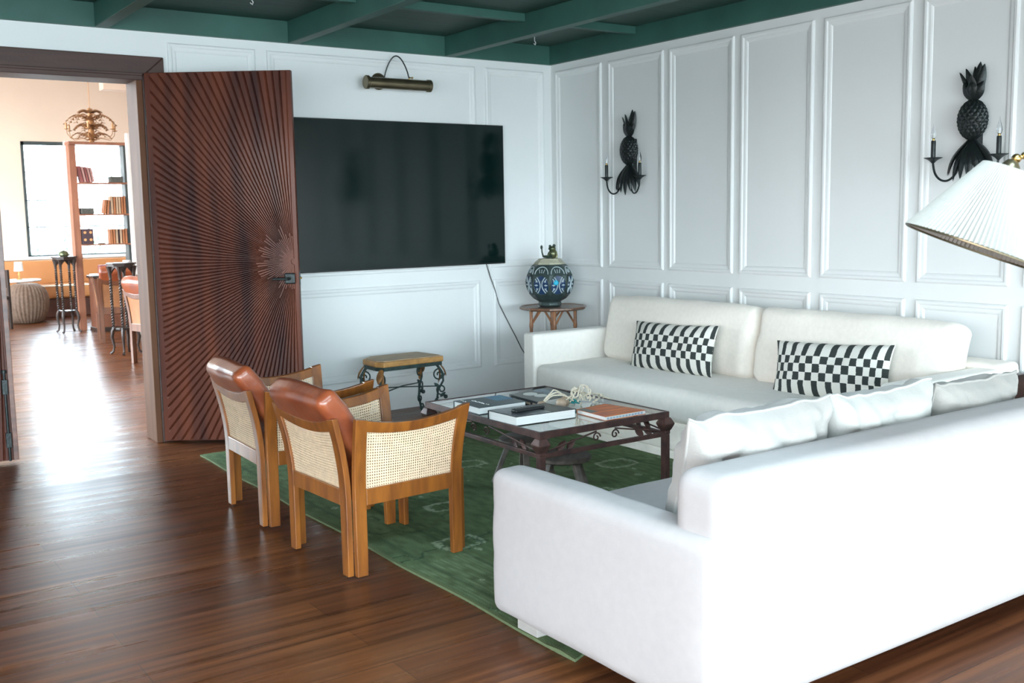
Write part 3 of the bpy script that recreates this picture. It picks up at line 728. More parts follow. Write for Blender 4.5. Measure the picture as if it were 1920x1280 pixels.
# ------------------------------------------------------------------ crate table between the sofas
ct = thing('crate_table', 'dark wooden crate table with open tray top between the sofas', 'table', (-0.48,-4.62,0))
t_ = 0.03
def crate():
    x0,x1,y0,y1,z1 = -0.43,0.43,-0.42,0.42,0.63
    MB().box((x0,y0,0.0),(x1,y1,0.45)).build('body','crate_wood',ct,bevel=0.004)
    for a,b in (((x0,y0,0.45),(x0+t_,y1,z1)),((x1-t_,y0,0.45),(x1,y1,z1)),((x0+t_,y1-t_,0.45),(x1-t_,y1,z1)),((x0+t_,y0,0.45),(x1-t_,y0+t_,z1))):
        MB().box(a,b).build('side_board','crate_wood',ct,bevel=0.003)
    for px,py,dx,dy in ((x0-0.004,0.30,0,1),(x1-t_-0.004,0.30,0,1),(x1-t_-0.004,-0.2,0,1)):
        MB().tube([(px,py,0.57),(px+0.004,py,0.57)],0.012,12).build('hole_mark','iron_black',ct)  # flat black disc stands in for a dark hole in the board
crate()

# ------------------------------------------------------------------ corner table + lantern
cx_, cy_, cz_ = -0.40,-0.52,0.77
ctb = thing('side_table', 'small polygonal bamboo side table in the corner behind the sofa arm', 'side table', (cx_,cy_,0))
prof = [(0.255,0.745),(0.272,0.755),(0.272,0.768),(0.258,0.772),(0.245,0.764),(0.001,0.763)]
MB().lathe([(0.001,0.742)]+prof, n=10, phase=0.2).build('tabletop','table_top_wood',ctb)
lg = [(0.175*math.cos(a),0.175*math.sin(a)) for a in [math.radians(d) for d in (236,326,56,146)]]
for i,(x,y) in enumerate(lg):
    pr = [(0.0001,0),(0.013,0)]+[(0.013+(0.004 if k_%4==0 else 0),0.74*k_/24) for k_ in range(1,25)]
    MB().lathe(pr,(x,y,0.0),12).build('leg','bamboo',ctb,smooth=True)
    x2,y2 = lg[(i+1)%4]
    br_ = MB()
    for (ax,ay,bx,by) in ((x,y,x2,y2),(x2,y2,x,y)):
        br_.tube([(ax,ay,0.62),(ax+(bx-ax)*0.42,ay+(by-ay)*0.42,0.742)],0.008,8)
    br_.build('brace','bamboo',ctb,smooth=True)
sh = MB().tube([(lg[0][0],lg[0][1],0.25),(lg[2][0],lg[2][1],0.25)],0.008,8).tube([(lg[1][0],lg[1][1],0.25),(lg[3][0],lg[3][1],0.25)],0.008,8).build('stretcher','bamboo',ctb,smooth=True)
vx, vy, vz = -0.385,-0.46,0.7655
vs_ = thing('ceramic_jar', 'dark blue eight sided jar with white medallions on the corner table', 'jar', (vx,vy,vz), 0.532)
VP = [(0.001,0.0),(0.088,0.0),(0.094,0.012),(0.092,0.03),(0.085,0.035),(0.13,0.06),(0.165,0.10),(0.182,0.15),(0.190,0.205),(0.182,0.25),(0.165,0.29),(0.14,0.325)]
MB().lathe(VP+[(0.125,0.335)], n=8, phase=PI/8).build('body','enamel_dark',vs_,bevel=0.005)
MB().lathe([(0.001,0.32),(0.128,0.334),(0.122,0.345),(0.09,0.372),(0.088,0.378),(0.001,0.378)], n=8, phase=PI/8).build('neck_band','plaster_band',vs_,bevel=0.003)
def on_vase(a, z_, off=0.0, sidew=0.0):
    # point on the faceted body at facet angle a, height z, sideways offset
    r_ = 0.1
    for (r1,z1),(r2,z2) in zip(VP,VP[1:]):
        if z1 <= z_ <= z2 and z2 > z1: r_ = r1+(r2-r1)*(z_-z1)/(z2-z1); break
    ap = r_*math.cos(PI/8)+off
    return (ap*math.cos(a)-sidew*math.sin(a), ap*math.sin(a)+sidew*math.cos(a), z_)
for k_ in range(8):
    a = 2*PI*k_/8
    cz0 = 0.175
    rim = MB(); core = MB(); wh = MB()
    ring = lambda rx,rz,off: [on_vase(a, cz0+rz*math.sin(2*PI*i/28), off, rx*math.cos(2*PI*i/28)) for i in range(29)]
    core.tube([on_vase(a,cz0,0.001),on_vase(a,cz0,0.004)],0.001,4)
    pts = ring(0.060,0.072,0.003); ctr = Vector(on_vase(a,cz0,0.006)); o = len(core.v)
    core.v += [tuple(ctr)]+[tuple(p) for p in pts[:-1]]; core.f += [(o,o+1+i,o+1+(i+1)%28) for i in range(28)]
    md = core.build('medallion','enamel_blue' if k_%2 else 'enamel_blue',vs_)
    for s_ in (-1,1):
        wh.tube([on_vase(a, cz0+zz_, 0.007, s_*(0.007+0.028*(abs(zz_)/0.062)**2)) for zz_ in [-0.062+0.124*i/10 for i in range(11)]],0.004,5)
        for q in (-0.5,0,0.5):
            wh.tube([on_vase(a,cz0+q*0.05,0.006,s_*0.028),on_vase(a,cz0+q*0.10,0.006,s_*(0.053-0.01*abs(q)))],0.0034,5)
            wh.tube([on_vase(a,cz0+q*0.06+0.008,0.006,s_*0.040),on_vase(a,cz0+q*0.06-0.008,0.006,s_*0.040)],0.0028,5)
    wh.build('inlay','enamel_white',md,smooth=True)
    rim.tube(ring(0.066,0.080,0.004),0.004,6).build('rim','enamel_dark',md,smooth=True)
    ar = MB().tube([on_vase(a, 0.262+0.055*math.sin(PI*i/12), 0.005, 0.055*math.cos(PI*i/12)) for i in range(13)],0.0035,5)
    for q in (-0.5,0,0.5): ar.tube([on_vase(a,0.27,0.005,q*0.03),on_vase(a,0.298,0.005,q*0.045)],0.0026,5)
    ar.build('arch_inlay','enamel_white',vs_,smooth=True)
MB().ball(on_vase(2*PI*5/8+0.0,0.195,0.0,-0.02),0.022,8,(1,1,1)).build('glass_cabochon','enamel_cyan',vs_,smooth=True)
# frog figure on the lid
fr = thing('frog_figurine', 'small green gold reclining frog figurine on top of the jar', 'figurine', (vx,vy,vz+0.378), -yaw)
fb = MB().ball((0.028,0,0.038),0.036,10,(0.95,0.85,1.1)).ball((0.022,-0.004,0.078),0.026,10,(1.15,1,0.8))
fb.build('body','frog_gold',fr,smooth=True)
MB().ball((0.006,-0.012,0.098),0.011,8).ball((0.038,-0.010,0.101),0.013,8).build('eye','frog_dark',fr,smooth=True)
MB().tube([(0.02,-0.02,0.02),(-0.015,-0.03,0.014),(-0.05,-0.025,0.02),(-0.058,-0.02,0.05),(-0.060,-0.02,0.078)],[0.014,0.012,0.008,0.006,0.005],8).ball((-0.062,-0.02,0.09),0.013,8,(0.8,1,1.3)).tube([(0.02,0.02,0.02),(-0.02,0.02,0.012),(-0.045,0.0,0.016)],[0.013,0.011,0.008],8).build('leg','frog_dark',fr,smooth=True)
MB().tube([(0.05,-0.02,0.05),(0.058,-0.03,0.02),(0.05,-0.03,0.004)],[0.01,0.008,0.007],8).tube([(0.0,-0.02,0.05),(-0.01,-0.032,0.03),(-0.012,-0.03,0.006)],[0.009,0.007,0.007],8).build('arm','frog_gold',fr,smooth=True)

# ------------------------------------------------------------------ ornate console stool under the TV
bx, by = -1.735,-0.435
st = thing('ornate_bench', 'small ornate bench with gilt top and scrolled iron legs against the wall', 'bench', (bx,by,0), 0.03)
poly = [(-0.24,-0.165),(0.26,-0.165),(0.275,-0.13),(0.24,0.15),(0.19,0.165),(-0.19,0.165),(-0.27,0.09),(-0.275,-0.10)]
MB().prism(poly,0.435,0.475).build('top_rim','gilt_wood',st,bevel=0.008,seg=3)
MB().prism([(x*0.93,y*0.90) for x,y in poly],0.470,0.482).build('top_panel','hide_top',st,bevel=0.004)
MB().prism([(x*0.97,y*0.95) for x,y in poly],0.408,0.436).build('apron','iron_verd',st,bevel=0.003)
def spiral(c, r, a0, turns, ax, n=22, sgn=1):
    return [Vector(c)+Vector(ax)*(r*(1-0.75*i/n)*math.cos(a0+sgn*2*PI*turns*i/n))+Vector((0,0,1))*(r*(1-0.75*i/n)*math.sin(a0+sgn*2*PI*turns*i/n)) for i in range(n+1)]
for (lx,ly) in ((-0.235,-0.13),(0.235,-0.13),(-0.235,0.12),(0.225,0.12)):
    ax = Vector((lx,ly,0)).normalized(); c = Vector((lx,ly,0)); g = MB()
    g.tube([c+Vector((0,0,0.41))+ax*-0.01, c+ax*0.03+Vector((0,0,0.35)), c+ax*0.035+Vector((0,0,0.29)), c+ax*-0.005+Vector((0,0,0.22)), c+ax*-0.015+Vector((0,0,0.14)), c+ax*0.01+Vector((0,0,0.06)), c+ax*0.04+Vector((0,0,0.0))],[0.011,0.009,0.008,0.008,0.009,0.008,0.01],7)
    g.tube(spiral(c+ax*0.005+Vector((0,0,0.335)),0.045,PI/2,1.3,ax),0.006,6)
    g.tube(spiral(c+ax*0.02+Vector((0,0,0.225)),0.040,-PI/2,1.3,ax,sgn=-1),0.006,6)
    g.tube(spiral(c+ax*0.0+Vector((0,0,0.13)),0.035,PI/2,1.2,ax),0.006,6)
    g.tube(spiral(c+ax*0.03+Vector((0,0,0.06)),0.030,-PI/2,1.2,ax,sgn=-1),0.006,6)
    for k_ in range(4): leaf(g, c+ax*0.01+Vector((0,0,0.10+0.07*k_)), c+ax*(0.05 if k_%2 else -0.035)+Vector((0,0,0.135+0.07*k_)), 0.024, 0.004, (ax.y,-ax.x,0))
    lgq = g.build('leg','iron_verd',st,smooth=True)
    a2 = MB()
    leaf(a2, c+Vector((0,0,0.43)), c+ax*0.05+Vector((0,0,0.32)), 0.05, 0.02, ax)
    leaf(a2, c+Vector((0,0,0.40)), c+ax*-0.01+Vector((0,0,0.27)), 0.035, 0.02, ax)
    a2.build('acanthus_leaf','gilt_rust',lgq,smooth=True)
    MB().ball(c+ax*0.05+Vector((0,0,0.17)),0.016,8).build('rosette','iron_verd',lgq,smooth=True); MB().ball(c+ax*0.045+Vector((0,0,0.014)),0.014,8).build('foot','iron_verd',lgq,smooth=True)
x_ = MB().tube([(-0.22,-0.12,0.25),(0.0,0,0.262),(0.22,0.11,0.25)],0.0045,6).tube([(-0.22,0.11,0.25),(0,0,0.255),(0.22,-0.12,0.25)],0.0045,6).build('stretcher','iron_verd',st,smooth=True)

# ------------------------------------------------------------------ coffee table
tx0,tx1,ty0,ty1,tz = -2.52,-1.685,-3.20,-2.125,0.472
Oc = ((tx0+tx1)/2,(ty0+ty1)/2,RZ)
cf = thing('coffee_table', 'rusted iron coffee table with a glass top on the green rug', 'coffee table', Oc)
hx,hy = (tx1-tx0)/2,(ty1-ty0)/2; zt = tz-RZ
fm = MB()
for s_ in (-1,1):
    fm.box((-hx,s_*hy-(0.012 if s_>0 else 0),zt-0.034),(hx,s_*hy+(0.012 if s_<0 else 0),zt))
    fm.box((s_*hx-(0.012 if s_>0 else 0),-hy+0.012,zt-0.034),(s_*hx+(0.012 if s_<0 else 0),hy-0.012,zt))
    fm.box((-hx+0.01,s_*(hy-0.02)-0.01,zt-0.034),(hx-0.01,s_*(hy-0.02)+0.01,zt-0.026)); fm.box((s_*(hx-0.02)-0.01,-hy+0.01,zt-0.034),(s_*(hx-0.02)+0.01,hy-0.01,zt-0.026))
fm.build('top_frame','iron_rust',cf,bevel=0.002)
MB().box((-hx+0.012,-hy+0.012,zt-0.012),(hx-0.012,hy-0.012,zt-0.002)).build('glass_top','glass_top',cf)
lr = MB(); zr = zt-0.118
for s_ in (-1,1):
    lr.box((-hx,s_*(hy-0.012)-0.011,zr-0.011),(hx,s_*(hy-0.012)+0.011,zr+0.011)); lr.box((s_*(hx-0.012)-0.011,-hy+0.023,zr-0.011),(s_*(hx-0.012)+0.011,hy-0.023,zr+0.011))
lr.build('lower_rail','iron_rust',cf,bevel=0.002)
for sx_ in (-1,1):
    for sy_ in (-1,1):
        x,y = sx_*(hx-0.015), sy_*(hy-0.015)
        q = MB().box((x-0.017,y-0.017,0),(x+0.017,y+0.017,zr)).build('leg','iron_rust',cf,bevel=0.003)
        MB().lathe([(0.001,zr),(0.026,zr),(0.026,zr+0.018),(0.034,zr+0.026),(0.048,zr+0.05),(0.050,zr+0.056),(0.036,zr+0.076),(0.028,zr+0.086),(0.001,zr+0.086)],(x,y,0),4,phase=PI/4).build('finial','iron_rust',q,bevel=0.003)
orn = MB()
for s_ in (-1,1):
    for sy_ in (-1,1):
        orn.tube([(s_*(hx-0.015),sy_*(hy-0.06),zr+0.02),(s_*(hx-0.015),sy_*0.08,zr+0.075)],0.0042,6)
        orn.tube([(s_*(hx-0.06),sy_*(hy-0.015),zr+0.02),(s_*0.06,sy_*(hy-0.015),zr+0.075)],0.0042,6)
        for k_ in (0.22,0.45):
            yy = sy_*(hy-0.06-k_*0.6*hy); leaf(orn,(s_*(hx-0.015),yy,zr+0.012),(s_*(hx-0.015),yy-sy_*0.055,zr+0.055),0.035,0.006,(1,0,0))
            xx = sy_*(hx-0.06-k_*0.6*hx); leaf(orn,(xx,s_*(hy-0.015),zr+0.012),(xx-sy_*0.05,s_*(hy-0.015),zr+0.055),0.035,0.006,(0,1,0))
        orn.tube(spiral((s_*(hx-0.015),sy_*0.06,zr+0.045),0.025,0,1.2,(0,1,0)),0.004,5)
        orn.tube(spiral((sy_*0.06,s_*(hy-0.015),zr+0.045),0.025,0,1.2,(1,0,0)),0.004,5)
orn.build('scrollwork','iron_rust',cf,smooth=True)
# two stools below
def stool(loc, rz, label):
    r = thing('low_stool', label, 'stool', loc, rz, 'round wooden stools under the coffee table')
    MB().lathe([(0.001,0.225),(0.13,0.225),(0.142,0.232),(0.142,0.248),(0.132,0.256),(0.001,0.257)],n=28).build('seat','old_wood',r,smooth=True)
    for k_ in range(4):
        a = PI/4+k_*PI/2
        MB().bar((0.085*math.cos(a),0.085*math.sin(a),0.228),(0.175*math.cos(a),0.175*math.sin(a),0.0),0.034,0.026).build('leg','old_wood',r,bevel=0.004)
    return r
a1 = stool((-2.072,-2.444,RZ), 0.25, 'low round grey wooden stool under the table, further from the camera')
dup(a1, (-2.163,-2.92,RZ), 0.85, 'low round grey wooden stool under the near edge of the table')
# books
def book(label, pts4, z0, th, cover, title=None, spine=None, group='large art books on the coffee table', spine_side=3):
    c = sum((Vector((x,y,0)) for x,y in pts4), Vector())/4
    r = thing('book', label, 'book', (c.x,c.y,z0), 0, group)
    q = [(x-c.x,y-c.y) for x,y in pts4]
    ins = lambda k_: [(x*k_,y*k_) for x,y in q]
    MB().prism(ins(0.975),0.0025,th-0.0025).build('pages','paper',r)
    for a,b in ((0,0.0025),(th-0.0025,th)): MB().prism(q,a,b).build('cover',cover,r,bevel=0.0008)
    i = spine_side; p0,p1 = Vector((*q[i],0)),Vector((*q[(i+1)%4],0)); inn = -(p0+p1)/2; inn.normalize()
    MB().prism([tuple(p0.xy),tuple(p1.xy),tuple((p1+inn*0.004).xy),tuple((p0+inn*0.004).xy)],0.0,th).build('spine',spine or cover,r)
    return r, q
TZ = tz-0.001
def lerp4(q,u,v,z):
    a = Vector((*q[0],z)).lerp(Vector((*q[1],z)),u); b = Vector((*q[3],z)).lerp(Vector((*q[2],z)),u); return a.lerp(b,v)
def patch(r, q, u0,u1,v0,v1, z, m_, name):
    vs = [lerp4(q,u,v,zz_) for zz_ in (z,z+0.0005) for u,v in ((u0,v0),(u1,v0),(u1,v1),(u0,v1))]
    MB().add(vs,[(0,1,2,3),(4,5,6,7),(0,1,5,4),(1,2,6,5),(2,3,7,6),(3,0,4,7)]).build(name,m_,r)
def squiggle(r, q, u0,u1,v, amp, z, m_, seed, n=9, rad=0.0014, name='lettering'):
    rr = random.Random(seed); mb = MB()
    for k_ in range(n):
        u = u0+(u1-u0)*k_/n; du = (u1-u0)/n*0.7
        pts = [lerp4(q,u+du*t2,v+amp*(rr.random()-0.5)*2,z) for t2 in (0,0.35,0.7,1)]
        mb.tube(pts,rad,4)
    mb.build(name,m_,r)
# q order: p0,p1 = left edge (far->near), p2,p3 = right edge (near->far)
b1,q1 = book('slate blue art book with white script title at the left of the table',[(-2.488,-2.375),(-2.495,-2.640),(-2.195,-2.640),(-2.188,-2.385)],TZ,0.036,'book_slate')
patch(b1,q1,0.02,0.55,0.62,0.98,0.036,'book_blue','cover_picture')
squiggle(b1,q1,0.22,0.85,0.28,0.03,0.0372,'letter_white',4,10)
squiggle(b1,q1,0.05,0.30,0.12,0.01,0.0372,'letter_white',5,3)
b2,q2 = book('thick black art book lying nearest the camera under the remote control',[(-2.525,-2.765),(-2.515,-3.0),(-2.158,-3.02),(-2.178,-2.785)],TZ,0.046,'book_black')
patch(b2,q2,0.03,0.97,0.02,0.60,0.046,'book_photo','cover_picture')
b3,q3 = book('grey art book with pale ovals on its cover, at the back of the table',[(-2.154,-2.42),(-2.174,-2.715),(-1.878,-2.66),(-1.85,-2.37)],TZ,0.040,'book_grey',spine='book_black',spine_side=0)
for (u,v,mm,rx,ry) in ((0.30,0.33,'oval_white',0.16,0.15),(0.58,0.40,'oval_white',0.15,0.14),(0.22,0.68,'oval_blue',0.17,0.16),(0.50,0.72,'oval_blue',0.17,0.15)):
    mb = MB(); o = 0; mb.v = [tuple(lerp4(q3,u,v,0.0408))]+[tuple(lerp4(q3,u+rx*math.cos(2*PI*i/24),v+ry*math.sin(2*PI*i/24),0.0408)) for i in range(24)]
    mb.f = [(0,1+i,1+(i+1)%24) for i in range(24)]; mb.build('printed_oval',mm,b3)
mb = MB(); rr = random.Random(2)
for k_ in range(11):
    p = Vector((*q3[0],0)).lerp(Vector((*q3[1],0)),0.18+0.055*k_)
    mb.box((p.x-0.0012,p.y-0.005,0.014),(p.x+0.0005,p.y+0.005,0.014+rr.uniform(0.008,0.014)))
p = Vector((*q3[0],0)).lerp(Vector((*q3[1],0)),0.88); mb.box((p.x-0.0012,p.y-0.014,0.010),(p.x+0.0005,p.y+0.014,0.028))
mb.build('spine_lettering','letter_brown',b3)
b4,q4 = book('thin orange streaked art book at the right of the table',[(-2.088,-2.935),(-2.10,-3.18),(-1.825,-3.175),(-1.872,-2.905)],TZ,0.022,'book_orange')
patch(b4,q4,0.05,0.5,0.0,0.22,0.022,'book_grey','cover_picture')
mb = MB()
for k_ in range(12):
    a = Vector((*q4[1],0)).lerp(Vector((*q4[2],0)),0.04+0.075*k_); b = Vector((*q4[1],0)).lerp(Vector((*q4[2],0)),0.04+0.075*k_+0.05)
    mb.add([(a.x,a.y-0.0008,0.006),(b.x,b.y-0.0008,0.006),(b.x,b.y-0.0008,0.015),(a.x,a.y-0.0008,0.015),(a.x,a.y+0.001,0.006),(b.x,b.y+0.001,0.006),(b.x,b.y+0.001,0.015),(a.x,a.y+0.001,0.015)],[(0,1,2,3),(4,7,6,5),(0,4,5,1),(3,2,6,7),(0,3,7,4),(1,5,6,2)])
mb.build('spine_lettering','spine_blue',b4)
rc = thing('remote_control','slim black remote control resting on the thick black book','remote control',(-2.375,-2.905,TZ+0.0468),0.06)
softbox(MB(),(-0.095,-0.022,0),(0.095,0.022,0.018),0.007,n=(8,4,2)).build('body','black_plastic',rc,smooth=True,weld=True,angle=180)
bt = MB()
for i in range(8):
    for j in range(3): bt.lathe([(0.004,0.017),(0.004,0.0195),(0.0005,0.0197)],(-0.075+0.02*i,-0.012+0.012*j,0),8)
bt.build('buttons','grey_rubber',rc)
# bead garland
bg = thing('bead_garland','tangled rope garland with three large wooden balls and teal thread','garland',(-2.04,-2.765,TZ))
for (x,y,r_) in ((-0.145,0.0,0.026),(-0.040,-0.030,0.029),(0.008,0.004,0.028)):
    MB().ball((x,y,r_*0.97+0.004),r_,12).build('wooden_ball','wood_ball',bg,smooth=True)
rr = random.Random(11); rp = MB()
def wander(p, tgt, n, jit, zb, rad):
    p = Vector(p); tgt = Vector(tgt); pts = []
    for i in range(n+1):
        t2 = i/n; q = p.lerp(tgt,t2)+Vector((rr.uniform(-jit,jit),rr.uniform(-jit,jit),zb*math.sin(PI*t2)+rr.uniform(0,jit*0.9)))
        q.z = max(q.z,rad+0.001); pts.append(q)
    for _ in range(2): pts = [pts[0]]+[(pts[i-1]+pts[i]*2+pts[i+1])/4 for i in range(1,len(pts)-1)]+[pts[-1]]
    rp.tube(pts,rad,6)
for k_ in range(3): wander((-0.145,0,0.03),(0.05,-0.02+0.03*k_,0.03),14,0.008,0.045+0.01*k_,0.0042)
for k_ in range(6): wander((0.02,-0.02,0.03),(0.10+0.02*k_,-0.02+0.015*k_,0.02),22,0.03,0.055,0.0040)
for k_ in range(3): wander((0.10,0.0,0.03),(0.30,0.06-0.03*k_,0.01),22,0.016,0.025,0.0038)
for k_ in range(2): wander((0.08,-0.02,0.03),(0.16,-0.05,0.02),20,0.028,0.075,0.0038)
for k_ in range(20): rp.ball((rr.uniform(0.04,0.28),rr.uniform(-0.04,0.06),rr.uniform(0.008,0.045)),0.0075,5)
rp.build('knotted_rope','rope',bg,smooth=True)
tt = MB()
for k_ in range(16): tt.tube([(0.02,0.0,0.03),(0.05+rr.uniform(-0.01,0.01),0.0+rr.uniform(-0.03,0.03),0.03+rr.uniform(-0.01,0.02)),(0.085+rr.uniform(-0.02,0.01),rr.uniform(-0.05,0.05),0.012+rr.uniform(0,0.02))],0.003,4)
tt.build('teal_tassel','teal_thread',bg)

# ------------------------------------------------------------------ cane armchairs
def armchair(label, loc, rz, group, wood='teak', cane='cane'):
    r = thing('armchair', label, 'armchair', loc, rz, group)
    H_, SEAT0, SEAT1 = 0.668, 0.298, 0.368
    def nofs(z):       # outward flare of a frame above the seat
        t2 = max(0,(z-0.33)/(H_-0.33)); return 0.058*t2**1.8
    def tofs(z):
        t2 = max(0,(z-0.33)/(H_-0.33)); return 0.014*t2**1.6
    # frame in (t, n, z): t along frame, n outward
    def mapper(kind):
        if kind=='R': return lambda t2,n2,z: (t2, -0.283-n2, z)
        if kind=='L': return lambda t2,n2,z: (t2, 0.283+n2, z)
        if kind=='B': return lambda t2,n2,z: (-0.281-n2, t2, z)
        return lambda t2,n2,z: (0.29+n2, t2, z)
    def frame(kind, half, full=True, nf=1.0):
        mp = mapper(kind); w, th = 0.054, 0.027
        zt_ = H_ if full else SEAT1
        for s_ in (-1,1):
            mb = MB(); n = 14
            for i in range(n+1):
                z = zt_*i/n; a = s_*(half-w/2+tofs(z)); ww = w*(1.0 if z>0.1 else 0.93+0.07*z/0.1)
                tilt = 0.010*s_*(1 if i==n and full else 0)
                for dt,dn in ((-ww/2,-th/2),(ww/2,-th/2),(ww/2,th/2),(-ww/2,th/2)):
                    mb.v.append(mp(a+dt, nofs(z)*nf+dn, z+(0.010 if (i==n and full and dt*s_>0) else 0)))
            for i in range(n):
                for j in range(4): mb.f.append((i*4+j,i*4+(j+1)%4,(i+1)*4+(j+1)%4,(i+1)*4+j))
            mb.f.append((3,2,1,0)); mb.f.append((n*4,n*4+1,n*4+2,n*4+3))
            mb.build('leg',wood,r,bevel=0.003)
        mb = MB(); hi = half-w
        mb.v = [mp(a,dn,z) for z in (SEAT0,SEAT1) for a,dn in ((-hi,-th/2),(hi,-th/2),(hi,th/2),(-hi,th/2))]
        mb.f = [(0,1,2,3),(7,6,5,4),(0,4,5,1),(1,5,6,2),(2,6,7,3),(3,7,4,0)]
        mb.build('seat_rail',wood,r,bevel=0.003)
        if not full: return
        # curved top rail, dipping in the middle
        mb = MB(); n = 16; tops = lambda t2: (H_-0.002)-0.030*(1-(t2/hi2)**2); hi2 = hi+0.018
        bots = lambda t2: tops(t2)-0.048+0.004*(1-(t2/hi2)**2)
        for i in range(n+1):
            t2 = -hi2+2*hi2*i/n
            for z,dn in ((bots(t2),-th/2),(bots(t2),th/2),(tops(t2),th/2),(tops(t2),-th/2)):
                mb.v.append(mp(t2,nofs(z)*nf+dn,z))
        for i in range(n):
            for j in range(4): mb.f.append((i*4+j,i*4+(j+1)%4,(i+1)*4+(j+1)%4,(i+1)*4+j))
        mb.f.append((3,2,1,0)); mb.f.append((n*4,n*4+1,n*4+2,n*4+3))
        mb.build('top_rail',wood,r,bevel=0.003)
        # cane: a real pierced lattice
        p = 0.0108; nu = int(2*hi/p); nv = int((bots(0)-SEAT1)/p)
        mb = MB(); hs = 0.25
        def C(u,v,off):
            z0 = SEAT1-0.002; tt2 = -(hi+tofs(z0))+2*(hi+0)*u
            z = z0+(bots(tt2)+0.004-z0)*v; t3 = (-1+2*u)*(hi+tofs(z)+0.001)
            return mp(t3,nofs(z)*nf+off,z)
        for off in (-0.0016,0.0016):
            base = len(mb.v); idx = {}
            for j in range(nv+1):
                for i in range(nu+1):
                    idx[(i,j)] = len(mb.v); mb.v.append(C(i/nu,j/nv,off))
            for j in range(nv):
                for i in range(nu):
                    o = len(mb.v)
                    for du,dv in ((-hs,-hs),(hs,-hs),(hs,hs),(-hs,hs)): mb.v.append(C((i+0.5+du)/nu,(j+0.5+dv)/nv,off))
                    a,b,c,d = idx[(i,j)],idx[(i+1,j)],idx[(i+1,j+1)],idx[(i,j+1)]
                    mb.f += [(a,b,o+1,o),(b,c,o+2,o+1),(c,d,o+3,o+2),(d,a,o,o+3)]
        me = mb.build('cane_panel',cane,r)
    frame('R',0.268); frame('L',0.268); frame('B',0.268); frame('F',0.262,False)
    # seat and back cushions
    softbox(MB(),(-0.25,-0.25,0.30),(0.27,0.25,0.415),0.035,(0,0,0.02),(10,10,3),None,0.004,1).build('seat_cushion','leather',r,smooth=True,weld=True,angle=180)
    M = Matrix.Translation((-0.243,0,0.592))@Matrix.Rotation(math.radians(-35),4,'Y')
    softbox(MB(),(-0.044,-0.252,-0.215),(0.058,0.252,0.215),0.034,(0.012,0.004,0.012),(5,14,10),M,0.006,4).build('back_cushion','leather',r,smooth=True,weld=True,angle=180)
    return r
ch = armchair('teak and cane armchair with tan leather cushions, nearest the camera', (-3.285,-2.985,0.012), math.radians(3.0), 'teak and cane armchairs')
dup(ch, (-3.275,-2.105,0.012), math.radians(-2.0), 'teak and cane armchair with brown leather cushions, in front of the open door')

# ------------------------------------------------------------------ pleated lamp
def pleated_lamp():
    T = Vector((-2.66,-5.54,1.605)); 
    px = Vector(Rt); pz = Vector(Up)
    base = Vector((-2.30,-5.62,0))
    r = thing('floor_lamp','brass floor lamp with a tilted pleated cream shade, cropped at the right','floor lamp',tuple(base))
    T = T-base
    ray = (T+base-cam.matrix_world.translation).normalized(); down = (px*-0.34+pz*-0.94+ray*0.20).normalized(); side = (px*0.94+pz*-0.34).normalized(); fwd = down.cross(side).normalized()
    n = 200; mb = MB(); h_ = 0.222; r0,r1 = 0.072,0.205
    for lay in (0,1):
        for i in range(9):
            t2 = i/8; rad = r0+(r1-r0)*t2-lay*0.003; c = T+down*(h_*t2+0.01)
            for j in range(n):
                a = 2*PI*j/n; q = rad*(1+(0.024 if j%2 else -0.024)*(0.4+0.6*t2))
                mb.v.append(tuple(c+(side*math.cos(a)+fwd*math.sin(a))*q))
    for lay in (0,1):
        o = lay*9*n
        for i in range(8):
            for j in range(n): mb.f.append((o+i*n+j,o+i*n+(j+1)%n,o+(i+1)*n+(j+1)%n,o+(i+1)*n+j))
    for i in (0,8):
        for j in range(n): mb.f.append((i*n+j,i*n+(j+1)%n,9*n+i*n+(j+1)%n,9*n+i*n+j))
    mb.build('lamp_shade','shade_linen',r)
    rg = MB(); c = T+down*(h_+0.012); rg.tube([c+(side*math.cos(2*PI*j/60)+fwd*math.sin(2*PI*j/60))*r1 for j in range(61)],0.0035,6,False)
    rg.build('rim_wire','bronze',r,smooth=True)
    sc = MB(); 
    M = Matrix((side,fwd,down)).transposed().to_4x4()
    sc.lathe([(0.002,-0.018),(0.014,-0.014),(0.024,0.0),(0.027,0.012),(0.0,0.013)], T+down*0.0, 20, M)
    sc.build('shade_cap','bronze',r,smooth=True)
    k1 = T-down*0.022+side*0.006
    MB().ball(k1,0.013,8).tube([k1,k1+Vector(Rt)*0.03+Vector((0,0,0.008)),k1+Vector(Rt)*0.06],0.006,8).ball(k1+Vector(Rt)*0.022+Vector((0,0,0.008)),0.010,8).build('swivel','brass',r,smooth=True)
    top = Vector((0,0,(k1+Vector(Rt)*0.06).z+0.02))
    MB().tube([k1+Vector(Rt)*0.05,top],0.0055,8).build('arm','bronze',r,smooth=True)
    MB().tube([(0,0,0.02),top+Vector((0,0,0.06))],0.009,12).ball(top,0.018,8).build('pole','bronze',r,smooth=True)
    MB().lathe([(0.001,0),(0.14,0),(0.14,0.012),(0.12,0.022),(0.02,0.03),(0.012,0.05),(0.001,0.05)],n=32).build('base','bronze',r,smooth=True)
    MB().tube([T+down*0.02,T+down*0.09],0.014,10).ball(T+down*0.12,0.028,10).build('bulb','bulb_core',r,smooth=True)
pleated_lamp()

